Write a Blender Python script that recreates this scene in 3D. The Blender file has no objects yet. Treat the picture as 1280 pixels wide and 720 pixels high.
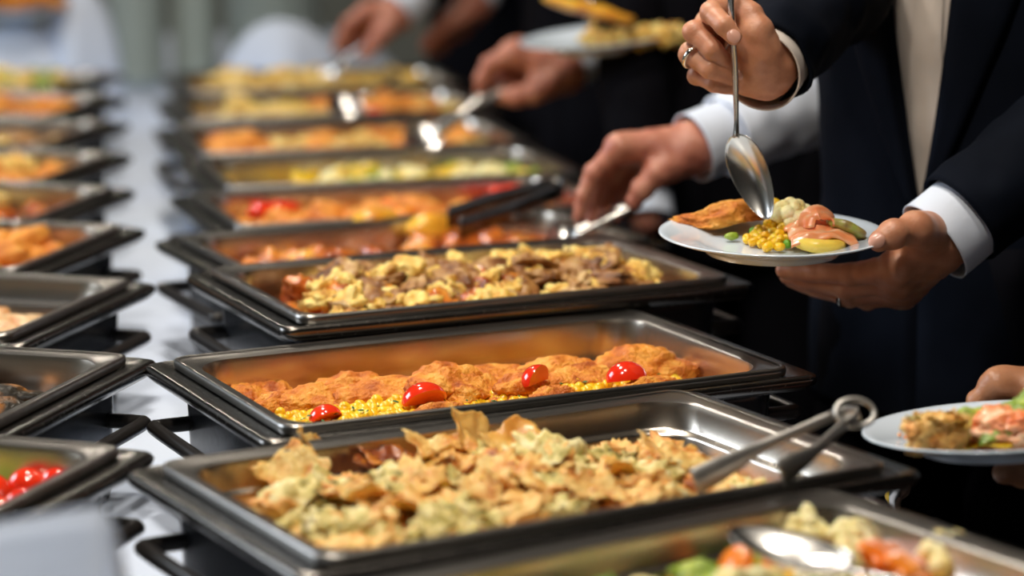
import bpy, bmesh, math, random
import numpy as np
from mathutils import Vector, Matrix, noise
R = math.radians
sc = bpy.context.scene
COL = sc.collection
rnd = random.Random(7)

# ------------------------------------------------------------------ camera
RIM = 0.89                      # height of the pan rims above the floor
FPX, PITCH, ROLL = 3233.9, 0.19302, 0.00559
CAMH = RIM + 0.5690
cp, sp = math.cos(PITCH), math.sin(PITCH)
FWD = Vector((0, cp, -sp)); UP0 = Vector((0, sp, cp)); RT0 = Vector((1, 0, 0))
RTV = RT0 * math.cos(ROLL) - UP0 * math.sin(ROLL)
UPV = RT0 * math.sin(ROLL) + UP0 * math.cos(ROLL)
camd = bpy.data.cameras.new('camera'); cam = bpy.data.objects.new('camera', camd); COL.objects.link(cam)
M3 = Matrix((RTV, UPV, -FWD)).transposed()
cam.matrix_world = Matrix.Translation((0, 0, CAMH)) @ M3.to_4x4()
camd.sensor_width = 36; camd.lens = FPX / 1280 * 36; camd.clip_start = .05; camd.clip_end = 100
camd.dof.use_dof = True; camd.dof.focus_distance = 2.53; camd.dof.aperture_fstop = 2.5
sc.camera = cam
# ------------------------------------------------------------------ world, exposure, lights
w = bpy.data.worlds.new('world'); sc.world = w; w.use_nodes = True
w.node_tree.nodes['Background'].inputs[0].default_value = (.50, .58, .72, 1)
w.node_tree.nodes['Background'].inputs[1].default_value = .10
sc.view_settings.view_transform = 'Standard'; sc.view_settings.look = 'None'
sc.view_settings.gamma = 1; sc.view_settings.use_curve_mapping = False
sc.view_settings.exposure = 0.30
def area(name, loc, target, size, power, color, sy=None, spread=180):
    l = bpy.data.lights.new(name, 'AREA'); l.energy = power; l.color = color; l.size = size
    if sy: l.shape = 'RECTANGLE'; l.size_y = sy
    else: l.shape = 'DISK'
    l.spread = R(spread)
    o = bpy.data.objects.new(name, l); COL.objects.link(o); o.location = loc
    d = Vector(target) - Vector(loc); o.rotation_euler = d.to_track_quat('-Z', 'Y').to_euler(); return o
area('window_light', (-2.9, 3.4, 2.5), (0, 3.0, .8), 1.6, 30, (.80, .89, 1.0), 1.4, 130)
for i, (x, y) in enumerate([(-.35, 1.5), (-.45, 3.0), (-.7, 4.7), (-1.7, 7.6), (.18, 2.05)]):  # last entry is an added, unseen light that brightens the held plate
    area('ceiling_or_added_light.%03d' % i, (x, y, 2.88), (x + .12, y, 0), .22, [22, 21, 16, 13, 10][i], (1.0, .90, .77))

# ------------------------------------------------------------------ helpers
def at(px, py, d):              # the point seen at a pixel, at distance d in front of the lens along y
    a = (px - 640) / FPX; b = -(py - 360) / FPX
    v = FWD + RTV * a + UPV * b
    return Vector((0, 0, CAMH)) + v * (d / v.y)
def onz(px, py, z):
    v = FWD + RTV * ((px - 640) / FPX) + UPV * (-(py - 360) / FPX)
    return Vector((0, 0, CAMH)) + v * ((z - CAMH) / v.z)

def link(o, parent=None):
    COL.objects.link(o)
    if parent: o.parent = parent
    return o
def mesh_obj(name, V, F, mat, parent=None, smooth=True):
    me = bpy.data.meshes.new(name)
    me.from_pydata([tuple(map(float, v)) for v in V], [], [tuple(map(int, f)) for f in F])
    if smooth: me.polygons.foreach_set('use_smooth', [True] * len(me.polygons))
    me.update()
    if mat: me.materials.append(mat)
    return link(bpy.data.objects.new(name, me), parent)
def bm_obj(name, bm, mat, parent=None, smooth=True):
    me = bpy.data.meshes.new(name); bm.to_mesh(me); bm.free()
    if smooth: me.polygons.foreach_set('use_smooth', [True] * len(me.polygons))
    if mat: me.materials.append(mat)
    return link(bpy.data.objects.new(name, me), parent)
def tag(o, label=None, cat=None, group=None, kind=None):
    if label: o['label'] = label
    if cat: o['category'] = cat
    if group: o['group'] = group
    if kind: o['kind'] = kind
    return o
def empty(name, loc, rz=0, **k):
    o = bpy.data.objects.new(name, None); link(o); o.location = loc; o.rotation_euler = (0, 0, rz); o.empty_display_size = .05
    return tag(o, **k)
def copy_tree(o, parent=None):
    c = o.copy(); COL.objects.link(c); c.parent = parent
    for ch in o.children: copy_tree(ch, c)
    return c
def join(parts):                # [(V,F)...] -> one V,F
    VV, FF, n = [], [], 0
    for V, F in parts:
        VV += [tuple(v) for v in V]; FF += [tuple(i + n for i in f) for f in F]; n += len(V)
    return VV, FF

# ------------------------------------------------------------------ materials
def mat(name, base=(.8, .8, .8), rough=.5, metal=0, **kw):
    m = bpy.data.materials.new(name); m.use_nodes = True
    b = m.node_tree.nodes['Principled BSDF']
    b.inputs['Base Color'].default_value = (*base, 1); b.inputs['Roughness'].default_value = rough; b.inputs['Metallic'].default_value = metal
    for k, v in kw.items(): b.inputs[k].default_value = v
    return m
def noisy(name, ramp, scale=20, rough=.5, bump=.3, bscale=None, detail=4, sss=0, metal=0, stretch=(1, 1, 1), spec=.5, dist=.002, rrange=None, coat=0, randomize=True, distortion=0.0):
    m = mat(name, ramp[0][1], rough, metal); nt = m.node_tree; b = nt.nodes['Principled BSDF']
    N = nt.nodes.new; L = nt.links.new
    tc = N('ShaderNodeTexCoord'); mp = N('ShaderNodeMapping'); mp.inputs['Scale'].default_value = stretch
    if randomize:
        oi = N('ShaderNodeObjectInfo'); ml = N('ShaderNodeVectorMath'); ml.operation = 'SCALE'; ml.inputs['Scale'].default_value = 37.0
        cx = N('ShaderNodeCombineXYZ'); L(oi.outputs['Random'], cx.inputs[0]); L(oi.outputs['Random'], cx.inputs[2]); L(cx.outputs[0], ml.inputs[0])
        ad = N('ShaderNodeVectorMath'); ad.operation = 'ADD'; L(tc.outputs['Object'], ad.inputs[0]); L(ml.outputs[0], ad.inputs[1]); L(ad.outputs[0], mp.inputs[0])
    else: L(tc.outputs['Object'], mp.inputs[0])
    n1 = N('ShaderNodeTexNoise'); n1.inputs['Scale'].default_value = scale; n1.inputs['Detail'].default_value = detail; n1.inputs['Distortion'].default_value = distortion
    L(mp.outputs[0], n1.inputs['Vector'])
    cr = N('ShaderNodeValToRGB'); e = cr.color_ramp.elements
    while len(e) < len(ramp): e.new(.5)
    for i, (p, c) in enumerate(ramp): e[i].position = p; e[i].color = (*c, 1)
    L(n1.outputs['Fac'], cr.inputs[0]); L(cr.outputs[0], b.inputs['Base Color'])
    n2 = N('ShaderNodeTexNoise'); n2.inputs['Scale'].default_value = bscale or scale * 4; n2.inputs['Detail'].default_value = 5
    L(mp.outputs[0], n2.inputs['Vector'])
    if bump:
        bp = N('ShaderNodeBump'); bp.inputs['Strength'].default_value = bump; bp.inputs['Distance'].default_value = dist
        L(n2.outputs['Fac'], bp.inputs['Height']); L(bp.outputs[0], b.inputs['Normal'])
    if rrange:
        mr = N('ShaderNodeMapRange'); mr.inputs[3].default_value = rrange[0]; mr.inputs[4].default_value = rrange[1]
        L(n2.outputs['Fac'], mr.inputs[0]); L(mr.outputs[0], b.inputs['Roughness'])
    if sss:
        b.inputs['Subsurface Weight'].default_value = sss; b.inputs['Subsurface Radius'].default_value = (1, .45, .2); b.inputs['Subsurface Scale'].default_value = .006
    b.inputs['Specular IOR Level'].default_value = spec
    if coat: b.inputs['Coat Weight'].default_value = coat; b.inputs['Coat Roughness'].default_value = .12
    return m
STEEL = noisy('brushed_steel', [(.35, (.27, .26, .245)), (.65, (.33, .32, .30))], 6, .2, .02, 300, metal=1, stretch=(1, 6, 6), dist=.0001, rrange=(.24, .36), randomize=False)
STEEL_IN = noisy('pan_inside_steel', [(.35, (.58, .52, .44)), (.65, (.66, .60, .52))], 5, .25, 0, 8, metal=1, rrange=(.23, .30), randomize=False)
HOLD = noisy('dark_polished_holder', [(.3, (.030, .032, .036)), (.7, (.055, .055, .06))], 5, .2, .03, 200, metal=.55, dist=.0004, rrange=(.14, .26), randomize=False)
TONGM = noisy('brushed_tong_steel', [(.3, (.42, .41, .39)), (.7, (.52, .51, .49))], 10, .4, .03, 200, metal=1, dist=.0003, rrange=(.34, .48))
HOLDRIM = noisy('dark_steel_flange', [(.3, (.12, .115, .105)), (.7, (.17, .16, .15))], 8, .25, .05, 200, metal=1, dist=.0004, rrange=(.18, .32), randomize=False)
BLACK = mat('black_handle_plastic', (.018, .016, .015), .3)
CHROME = noisy('polished_cutlery_steel', [(.3, (.60, .59, .57)), (.7, (.70, .69, .67))], 10, .24, 0, 20, metal=1)
CLOTH = noisy('white_table_linen', [(.3, (.64, .74, .94)), (.7, (.70, .80, .97))], 3, .85, .25, 14, dist=.006, randomize=False)
LINEN = noisy('white_napkin_linen', [(.3, (.66, .75, .93)), (.7, (.72, .81, .96))], 5, .8, .2, 30, dist=.004)
CHINA = mat('white_glazed_china', (.66, .75, .84), .12); CHINA.node_tree.nodes['Principled BSDF'].inputs['Coat Weight'].default_value = .3
GREYCHINA = mat('grey_white_china', (.58, .65, .62), .35)
SKIN = noisy('warm_skin', [(.3, (.44, .185, .10)), (.55, (.56, .26, .15)), (.75, (.62, .32, .20))], 45, .42, .35, 420, sss=.35, dist=.0009, rrange=(.36, .52))
SKINR = noisy('ruddy_skin', [(.3, (.40, .13, .09)), (.55, (.52, .21, .14)), (.75, (.60, .29, .20))], 40, .45, .3, 300, sss=.35, dist=.0009)
SKIND = noisy('tanned_skin', [(.3, (.33, .14, .07)), (.55, (.44, .20, .10)), (.75, (.50, .25, .14))], 45, .42, .35, 300, sss=.3, dist=.0009)
NAIL = mat('fingernail', (.62, .33, .25), .28)
SUIT = noisy('navy_wool_suit', [(.35, (.0028, .0042, .0080)), (.65, (.005, .0070, .0130))], 8, .75, .3, 900, dist=.0006, randomize=False, spec=.04)
SUITB = noisy('black_wool_suit', [(.35, (.003, .003, .0045)), (.65, (.005, .005, .007))], 8, .85, .2, 900, dist=.0006, spec=.03)
SHIRT = noisy('ivory_cotton_shirt', [(.3, (.56, .50, .45)), (.7, (.64, .58, .53))], 6, .8, .2, 60, dist=.004)
SHIRTW = noisy('white_cotton_shirt', [(.3, (.64, .71, .85)), (.7, (.72, .79, .90))], 6, .8, .2, 50, dist=.003)
RINGM = mat('silver_ring', (.8, .78, .72), .15, 1); GOLD = mat('gold_stud', (.8, .55, .2), .2, 1)
HAIR = noisy('dark_brown_hair', [(.3, (.015, .010, .007)), (.7, (.04, .025, .015))], 60, .5, .6, 200)
SHOE = mat('black_leather', (.012, .012, .012), .25)
# food
BREAD = noisy('golden_breading', [(.30, (.40, .080, .006)), (.44, (.66, .19, .018)), (.58, (.82, .33, .04)), (.75, (.90, .48, .10))], 42, .5, .9, 260, sss=.04, dist=.0045, spec=.4, distortion=.4)
BREADD = noisy('deep_orange_breading', [(.30, (.50, .12, .012)), (.5, (.78, .28, .03)), (.72, (.88, .44, .08))], 36, .5, .9, 260, sss=.1, dist=.003)
CORN = noisy('sweetcorn', [(.35, (.88, .46, .008)), (.65, (.96, .64, .025))], 60, .28, .15, 300, sss=.25, coat=.3)
PEA = mat('green_pea', (.16, .42, .03), .3); HERB = mat('chopped_herb', (.04, .12, .015), .6)
TOM = noisy('red_tomato_skin', [(.3, (.72, .018, .006)), (.7, (.86, .05, .012))], 20, .12, .03, 60, sss=.15, coat=.6)
TOMF = mat('tomato_flesh', (.85, .14, .04), .25)
FILO = noisy('baked_filo', [(.28, (.30, .07, .01)), (.38, (.64, .25, .04)), (.5, (.80, .45, .12)), (.64, (.85, .60, .22)), (.8, (.66, .26, .05))], 34, .42, .8, 160, sss=.2, dist=.004, distortion=.7)
FILOG = noisy('herbed_filo_filling', [(.30, (.14, .12, .025)), (.42, (.52, .42, .10)), (.54, (.78, .64, .26)), (.66, (.86, .78, .44)), (.82, (.60, .24, .05))], 50, .5, .9, 200, sss=.15, dist=.004, distortion=.6)
FILOT = noisy('crisp_amber_filo', [(.3, (.52, .20, .03)), (.5, (.76, .40, .09)), (.7, (.84, .55, .20))], 18, .3, .4, 90, sss=.3, dist=.002)
BURNT = noisy('caramelised_crust', [(.3, (.045, .012, .006)), (.5, (.28, .06, .012)), (.65, (.60, .22, .03)), (.8, (.75, .45, .12))], 34, .25, .8, 140, dist=.003, coat=.3, distortion=.5)
EGGC = noisy('scrambled_egg_coating', [(.3, (.50, .20, .03)), (.44, (.82, .50, .09)), (.62, (.92, .72, .24)), (.8, (.93, .82, .48))], 48, .45, .9, 240, sss=.2, dist=.003)
MEAT = noisy('browned_sliced_meat', [(.28, (.06, .020, .006)), (.42, (.24, .085, .018)), (.55, (.44, .22, .06)), (.70, (.66, .46, .20)), (.84, (.30, .06, .015))], 44, .38, .9, 200, dist=.003, coat=.05, distortion=.5)
SAUCE = noisy('red_roast_glaze', [(.3, (.14, .020, .006)), (.46, (.48, .10, .014)), (.62, (.76, .28, .04)), (.8, (.88, .48, .10))], 34, .2, .5, 120, dist=.003, coat=.6)
POTATO = noisy('roast_potato', [(.32, (.66, .24, .02)), (.5, (.90, .46, .03)), (.7, (.94, .62, .08))], 26, .35, .4, 120, sss=.2, dist=.002, coat=.3)
PORK = noisy('pale_roast_pork', [(.3, (.55, .22, .07)), (.5, (.78, .50, .24)), (.7, (.86, .70, .48))], 30, .35, .6, 140, sss=.2, dist=.002, coat=.2)
FISH = noisy('charred_fish_skin', [(.3, (.008, .008, .007)), (.48, (.03, .024, .016)), (.58, (.16, .07, .02)), (.72, (.55, .22, .04))], 40, .35, 1, 170, dist=.003, coat=.3)
CARROT = noisy('cooked_carrot', [(.3, (.80, .17, .015)), (.7, (.93, .32, .03))], 24, .3, .2, 100, sss=.2, coat=.3)
CAULI = noisy('cauliflower', [(.3, (.78, .60, .20)), (.5, (.94, .82, .42)), (.7, (.96, .90, .60))], 60, .5, .9, 300, sss=.25, dist=.002)
GREEN = noisy('green_vegetable', [(.3, (.07, .14, .012)), (.5, (.22, .34, .03)), (.7, (.50, .58, .08))], 40, .4, .6, 160, sss=.1, dist=.002)
YELLV = noisy('yellow_pepper', [(.3, (.72, .42, .01)), (.7, (.90, .68, .04))], 20, .3, .2, 90, sss=.2, coat=.3)
SALMON = noisy('smoked_salmon', [(.3, (.90, .22, .07)), (.5, (.95, .36, .16)), (.66, (.97, .60, .38))], 30, .25, .3, 90, sss=.35, dist=.002, coat=.3, stretch=(1, 3, 1))
PALEFRY = noisy('pale_golden_fry', [(.3, (.50, .27, .05)), (.48, (.76, .52, .14)), (.66, (.86, .68, .28)), (.82, (.70, .36, .06))], 34, .42, .8, 160, sss=.1, dist=.003)
ZUCC = noisy('grilled_courgette', [(.3, (.06, .04, .01)), (.45, (.28, .20, .05)), (.6, (.42, .42, .10)), (.75, (.30, .48, .06))], 60, .35, .6, 200, dist=.002, coat=.2)
EGGY = noisy('yellow_potato_slice', [(.3, (.86, .58, .06)), (.7, (.94, .74, .16))], 20, .3, .2, 100, sss=.3)

# ------------------------------------------------------------------ generic meshes
def rrect(L, W, r, n=8):
    P = []
    for cx, cy, a0 in ((L / 2 - r, W / 2 - r, 0), (-L / 2 + r, W / 2 - r, 90), (-L / 2 + r, -W / 2 + r, 180), (L / 2 - r, -W / 2 + r, 270)):
        for i in range(n + 1):
            a = R(a0 + 90 * i / n); P.append((cx + r * math.cos(a), cy + r * math.sin(a)))
    return P
def rings_mesh(rings, cap0=False, cap1=False, n=8):     # rings of (L, W, r, z)
    V, F = [], []; m = 4 * (n + 1)
    for (L, W, r, z) in rings: V += [(x, y, z) for x, y in rrect(L, W, r, n)]
    for k in range(len(rings) - 1):
        for i in range(m):
            j = (i + 1) % m; F.append((k * m + i, k * m + j, (k + 1) * m + j, (k + 1) * m + i))
    if cap0: F.append(tuple(range(m)))
    if cap1: F.append(tuple((len(rings) - 1) * m + i for i in range(m))[::-1])
    return V, F
def catmull(P, n):
    P = [Vector(p) for p in P]; out = []
    for i in range(len(P) - 1):
        a = P[i - 1] if i else P[i] * 2 - P[i + 1]; b, c = P[i], P[i + 1]; d = P[i + 2] if i + 2 < len(P) else c * 2 - b
        for k in range(n):
            t = k / n
            out.append(.5 * ((2 * b) + (c - a) * t + (2 * a - 5 * b + 4 * c - d) * t * t + (3 * b - a - 3 * c + d) * t ** 3))
    out.append(P[-1]); return out
def tube(path, rad, sides=10, n=6, up=None, open_end=None, fold=0.0, fseed=0, flat=1.0, ffreq=30, cap=True):
    """loft along path; rad is a list of radii or (a,b); open_end=(thickness, depth) makes the first end a hollow cuff"""
    P = catmull(path, n) if n > 1 else [Vector(p) for p in path]
    K = len(P); rr = []
    for k in range(K):
        t = k / (K - 1) * (len(rad) - 1); i = min(int(t), len(rad) - 2); f = t - i
        a, b = rad[i], rad[i + 1]
        a = a if isinstance(a, tuple) else (a, a * flat); b = b if isinstance(b, tuple) else (b, b * flat)
        rr.append((a[0] * (1 - f) + b[0] * f, a[1] * (1 - f) + b[1] * f))
    u = Vector(up) if up else Vector((0, 0, 1)); V, F = [], []
    fr = []
    for k in range(K):
        t = (P[min(k + 1, K - 1)] - P[max(k - 1, 0)]).normalized()
        s = t.cross(u)
        if s.length < 1e-4: s = t.cross(Vector((1, 0, 0)))
        s.normalize(); v = s.cross(t); u = v
        fr.append((t, s, v))
    seq = [(k, 0.0) for k in range(K)]
    if open_end:
        th, dp = open_end; kk = 0
        while kk < K - 1 and (P[kk] - P[0]).length < dp: kk += 1
        seq = [(k, th) for k in range(kk, 0, -1)] + [(0, th)] + [(0, 0.0)] + seq[1:]
    for (k, th) in seq:
        t, s, v = fr[k]
        for i in range(sides):
            a = 2 * math.pi * i / sides
            d = s * math.cos(a) * (rr[k][0] - th) + v * math.sin(a) * (rr[k][1] - th)
            if fold:
                q = P[k] + d; q2 = Vector((q.x * ffreq + fseed, q.y * ffreq, q.z * ffreq))
                d = d * (1 + fold * noise.noise(q2 * .5) + fold * .5 * noise.noise(q2 * 1.3))
            V.append(P[k] + d)
    S = len(seq)
    for k in range(S - 1):
        for i in range(sides):
            j = (i + 1) % sides; F.append((k * sides + i, (k + 1) * sides + i, (k + 1) * sides + j, k * sides + j))
    if cap:
        if not open_end: F.append(tuple(range(sides)))
        F.append(tuple((S - 1) * sides + i for i in range(sides))[::-1])
    return V, F
def ribbon(path, widths, wd, th=.002, n=6, widen=None):
    P = catmull(path, n); K = len(P); V, F = [], []
    for k in range(K):
        t = (P[min(k + 1, K - 1)] - P[max(k - 1, 0)]).normalized()
        f = k / (K - 1) * (len(widths) - 1); i = min(int(f), len(widths) - 2); f -= i
        wv = widths[i] * (1 - f) + widths[i + 1] * f
        d = Vector(wd); s = (d - t * d.dot(t)).normalized(); u = s.cross(t)
        for a, b in ((-1, -1), (1, -1), (1, 1), (-1, 1)): V.append(P[k] + s * a * wv / 2 + u * b * th / 2)
    for k in range(K - 1):
        for i in range(4):
            j = (i + 1) % 4; F.append((4 * k + i, 4 * k + j, 4 * k + 4 + j, 4 * k + 4 + i))
    F += [(0, 3, 2, 1), (4 * K - 4, 4 * K - 3, 4 * K - 2, 4 * K - 1)]
    return V, F
def ico(sub):
    bm = bmesh.new(); bmesh.ops.create_icosphere(bm, subdivisions=sub, radius=1)
    bm.verts.ensure_lookup_table(); V = [v.co.copy() for v in bm.verts]; F = [tuple(v.index for v in f.verts) for f in bm.faces]; bm.free()
    return V, F
ICO = {k: ico(k) for k in (1, 2, 3, 4, 5)}
def lump(size, sub=3, amp=.25, freq=1.5, seed=0, amp2=.06, freq2=5, bend=0, box=0):
    V, F = ICO[sub]; out = []
    for v in V:
        q = v * freq + Vector((seed * 3.7, seed * 1.3, -seed * 2.1))
        r = 1 + amp * noise.noise(q) + amp2 * noise.noise(v * freq2 + Vector((seed, 5, 1)))
        p = v * r
        if box:
            m = max(abs(v.x), abs(v.y), abs(v.z)); p = p * (1 - box) + (v / m * r * .75) * box
        p = Vector((p.x * size[0], p.y * size[1], p.z * size[2]))
        if bend: p.z += bend * (p.x / size[0]) ** 2 * -size[2]; p.y += bend * .6 * (p.x / size[0]) ** 2 * size[1]
        out.append(p)
    return out, F
def cauli_vf(rad, seed=0, sub=2):
    rs = random.Random(seed); parts = []
    for i in range(20):
        a = i * 2.399; h = 1 - i / 20 * 1.1; q = math.sqrt(max(0, 1 - h * h))
        c = Vector((math.cos(a) * q, math.sin(a) * q, h)) * rad * .72
        s = rad * rs.uniform(.30, .42); parts.append(([Vector(v) * s + c for v in ICO[sub][0]], ICO[sub][1]))
    parts.append(tube([(0, 0, -rad * .7), (0, 0, rad * .4)], [rad * .3, rad * .5], 10, 1))
    return join(parts)
def cyl_vf(r, h, sides=16, bev=.15, amp=0, seed=0):
    V, F = [], []
    prof = [(r * (1 - bev), -h / 2), (r, -h / 2 + h * bev), (r, h / 2 - h * bev), (r * (1 - bev), h / 2)]
    for (q, z) in prof:
        for i in range(sides):
            a = 2 * math.pi * i / sides; k = 1 + amp * noise.noise(Vector((math.cos(a) * 1.3 + seed, math.sin(a) * 1.3, 0)))
            V.append((q * k * math.cos(a), q * k * math.sin(a), z))
    for k in range(3):
        for i in range(sides):
            j = (i + 1) % sides; F.append((k * sides + i, k * sides + j, (k + 1) * sides + j, (k + 1) * sides + i))
    F.append(tuple(range(sides))[::-1]); F.append(tuple(3 * sides + i for i in range(sides)))
    return V, F
def lathe(prof, sides=64):
    V, F = [], []
    for r, z in prof:
        for i in range(sides):
            a = 2 * math.pi * i / sides; V.append((r * math.cos(a), r * math.sin(a), z))
    for k in range(len(prof) - 1):
        for i in range(sides):
            j = (i + 1) % sides; F.append((k * sides + i, k * sides + j, (k + 1) * sides + j, (k + 1) * sides + i))
    return V, F
def sheet_vf(sx, sy, seed, amp=.012, n=14, th=.0012, freq=40, curl=0, jag=.15):
    rs = random.Random(seed); V, F = [], []
    for lay in (0, 1):
        for j in range(n + 1):
            for i in range(n + 1):
                u, v = i / n * 2 - 1, j / n * 2 - 1
                e = max(abs(u), abs(v)); k = 1 + jag * e * noise.noise(Vector((u * 2.3 + seed, v * 2.3, seed * .7))) * 2
                x, y = u * sx / 2 * k, v * sy / 2 * k
                z = amp * noise.noise(Vector((x * freq + seed * 3, y * freq, seed))) + amp * .5 * noise.noise(Vector((x * freq * 2.7 + seed, y * freq * 2.7, 3)))
                z += curl * (u * u) * sx / 2
                V.append((x, y, z - lay * th))
    m = n + 1; o = m * m
    for j in range(n):
        for i in range(n):
            a = j * m + i; F.append((a, a + 1, a + 1 + m, a + m)); F.append((o + a, o + a + m, o + a + 1 + m, o + a + 1))
    bd = [i for i in range(m)] + [j * m + n for j in range(1, m)] + [n * m + i for i in range(n - 1, -1, -1)] + [j * m for j in range(n - 1, 0, -1)]
    for k in range(len(bd)):
        a, b = bd[k], bd[(k + 1) % len(bd)]; F.append((a, o + a, o + b, b))
    return V, F
def xf(V, M): return [M @ Vector(v) for v in V]

# ------------------------------------------------------------------ signed-distance bodies (surface nets)
def surface_net(field, lo, hi, h):
    n = [int(math.ceil((hi[i] - lo[i]) / h)) + 1 for i in range(3)]
    ax = [lo[i] + h * np.arange(n[i]) for i in range(3)]
    X, Y, Z = np.meshgrid(*ax, indexing='ij', sparse=True)
    D = field(X, Y, Z).astype(np.float32); S = D < 0
    c = tuple(k - 1 for k in n); acc = np.zeros(c + (3,), np.float32); cnt = np.zeros(c, np.float32)
    for ax_ in range(3):
        o = [a for a in range(3) if a != ax_]
        for da in (0, 1):
            for db in (0, 1):
                s0 = [slice(0, c[i]) for i in range(3)]; s0[o[0]] = slice(da, da + c[o[0]]); s0[o[1]] = slice(db, db + c[o[1]])
                s1 = list(s0); s1[ax_] = slice(1, 1 + c[ax_])
                A, B = D[tuple(s0)], D[tuple(s1)]; m = (A < 0) != (B < 0)
                t = np.where(m, A / np.where(m, A - B, 1), 0)
                cnt += m; acc[..., ax_] += t; acc[..., o[0]] += m * da; acc[..., o[1]] += m * db
    act = cnt > 0; idx = -np.ones(c, np.int64); ii = np.argwhere(act); idx[act] = np.arange(len(ii))
    V = (ii + acc[act] / cnt[act][:, None]) * h + np.array(lo)
    F = []
    for ax_ in range(3):
        o = [a for a in range(3) if a != ax_]
        s0 = [slice(1, c[i]) for i in range(3)]; s0[ax_] = slice(0, c[ax_]); s1 = list(s0); s1[ax_] = slice(1, c[ax_] + 1)
        A, B = S[tuple(s0)], S[tuple(s1)]; m = A != B; p = np.argwhere(m); p += np.array([s.start for s in s0]); flip = A[m]
        q = []
        for da, db in ((0, 0), (1, 0), (1, 1), (0, 1)):
            r = p.copy(); r[:, o[0]] -= da; r[:, o[1]] -= db; q.append(idx[r[:, 0], r[:, 1], r[:, 2]])
        q = np.stack(q, 1)
        if ax_ == 1: flip = ~flip
        q[~flip] = q[~flip][:, ::-1]; F.append(q)
    return V, np.concatenate(F)
def rcone(a, b, ra, rb):
    a = np.array(a, float); b = np.array(b, float); d = b - a; L2 = max(d @ d, 1e-12)
    def f(X, Y, Z):
        t = np.clip(((X - a[0]) * d[0] + (Y - a[1]) * d[1] + (Z - a[2]) * d[2]) / L2, 0, 1)
        return np.sqrt((X - a[0] - t * d[0]) ** 2 + (Y - a[1] - t * d[1]) ** 2 + (Z - a[2] - t * d[2]) ** 2) - (ra + (rb - ra) * t)
    return f
def ellip(c, r, rz=0):
    cc, ss = math.cos(rz), math.sin(rz)
    def f(X, Y, Z):
        x = (X - c[0]) * cc + (Y - c[1]) * ss; y = -(X - c[0]) * ss + (Y - c[1]) * cc
        k = np.sqrt((x / r[0]) ** 2 + (y / r[1]) ** 2 + ((Z - c[2]) / r[2]) ** 2)
        return (k - 1) * min(r)
    return f
def smin(a, b, k):
    h = np.clip(.5 + .5 * (b - a) / k, 0, 1); return b * (1 - h) + a * h - k * h * (1 - h)
def U(fs, k):
    def f(X, Y, Z):
        d = fs[0](X, Y, Z)
        for g in fs[1:]: d = smin(d, g(X, Y, Z), k)
        return d
    return f

def hand_vf(W, fingers, thumb, fore, s=1.0, vox=.0015):
    """W wrist; fingers: four lists [MCP, PIP, DIP, TIP]; thumb [CMC, MCP, IP, TIP]; fore: a point up the forearm. One smooth skin."""
    rad = [(.0125, .0098, .0088, .0074), (.0128, .0102, .0090, .0076), (.0122, .0096, .0086, .0072), (.0112, .0085, .0076, .0064)]
    dirf = (Vector(fore) - W).normalized()
    palm = [rcone(W, Vector(f[0]), .0235 * s, r[0] * s * 1.12) for f, r in zip(fingers, rad)]
    palm.append(rcone(W + dirf * .0, W + dirf * .07, .0255 * s, .029 * s))
    for i in range(3): palm.append(rcone(fingers[i][0], fingers[i + 1][0], .0125 * s, .0120 * s))
    palm.append(rcone(W.lerp(thumb[0], .3), thumb[1], .021 * s, .0155 * s))
    palm.append(rcone(thumb[0], Vector(fingers[0][0]).lerp(W, .45), .015 * s, .014 * s))
    palm.append(rcone(W.lerp(fingers[3][0], .15), Vector(fingers[3][0]).lerp(W, .25), .019 * s, .016 * s))
    pf = U(palm, .012 * s)
    fs = []
    for f, r in zip(fingers, rad):
        seg = [rcone(f[i], f[i + 1], r[i] * s, r[i + 1] * s) for i in range(3)]
        seg.append(ellip(f[1], (r[1] * s * 1.07,) * 3))
        fs.append(U(seg, .0025 * s))
    th = U([rcone(thumb[0], thumb[1], .0165 * s, .0135 * s), rcone(thumb[1], thumb[2], .0130 * s, .0118 * s), rcone(thumb[2], thumb[3], .0120 * s, .0096 * s), ellip(thumb[2], (.0128 * s,) * 3)], .003 * s)
    def field(X, Y, Z):
        fd = None
        for g in fs + [th]:
            v = g(X, Y, Z); fd = v if fd is None else smin(fd, v, .0012 * s)
        d = smin(pf(X, Y, Z), fd, .0055 * s)
        d = d + .0006 * np.sin(X * 210 + Z * 140) * np.sin(Y * 190 - Z * 170)
        return d
    pts = [W, W + dirf * .075] + [p for f in fingers for p in f] + list(thumb)
    lo = [min(p[i] for p in pts) - .034 * s for i in range(3)]; hi = [max(p[i] for p in pts) + .034 * s for i in range(3)]
    V, F = surface_net(field, lo, hi, vox)
    return V, F
def nail(P, d, nrm, parent, s=1.0, wid=.0062, ln=.0068):
    d = Vector(d).normalized(); n = Vector(nrm); n = (n - d * n.dot(d)).normalized(); t = d.cross(n)
    V = []
    for v in ICO[3][0]: V.append(Vector(P) + d * (v.x * ln * s) + t * (v.y * wid * s) + n * (v.z * .0019 * s - .004 * (v.y ** 2) * s * .5))
    return mesh_obj('fingernail', V, ICO[3][1], NAIL, parent)

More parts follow.
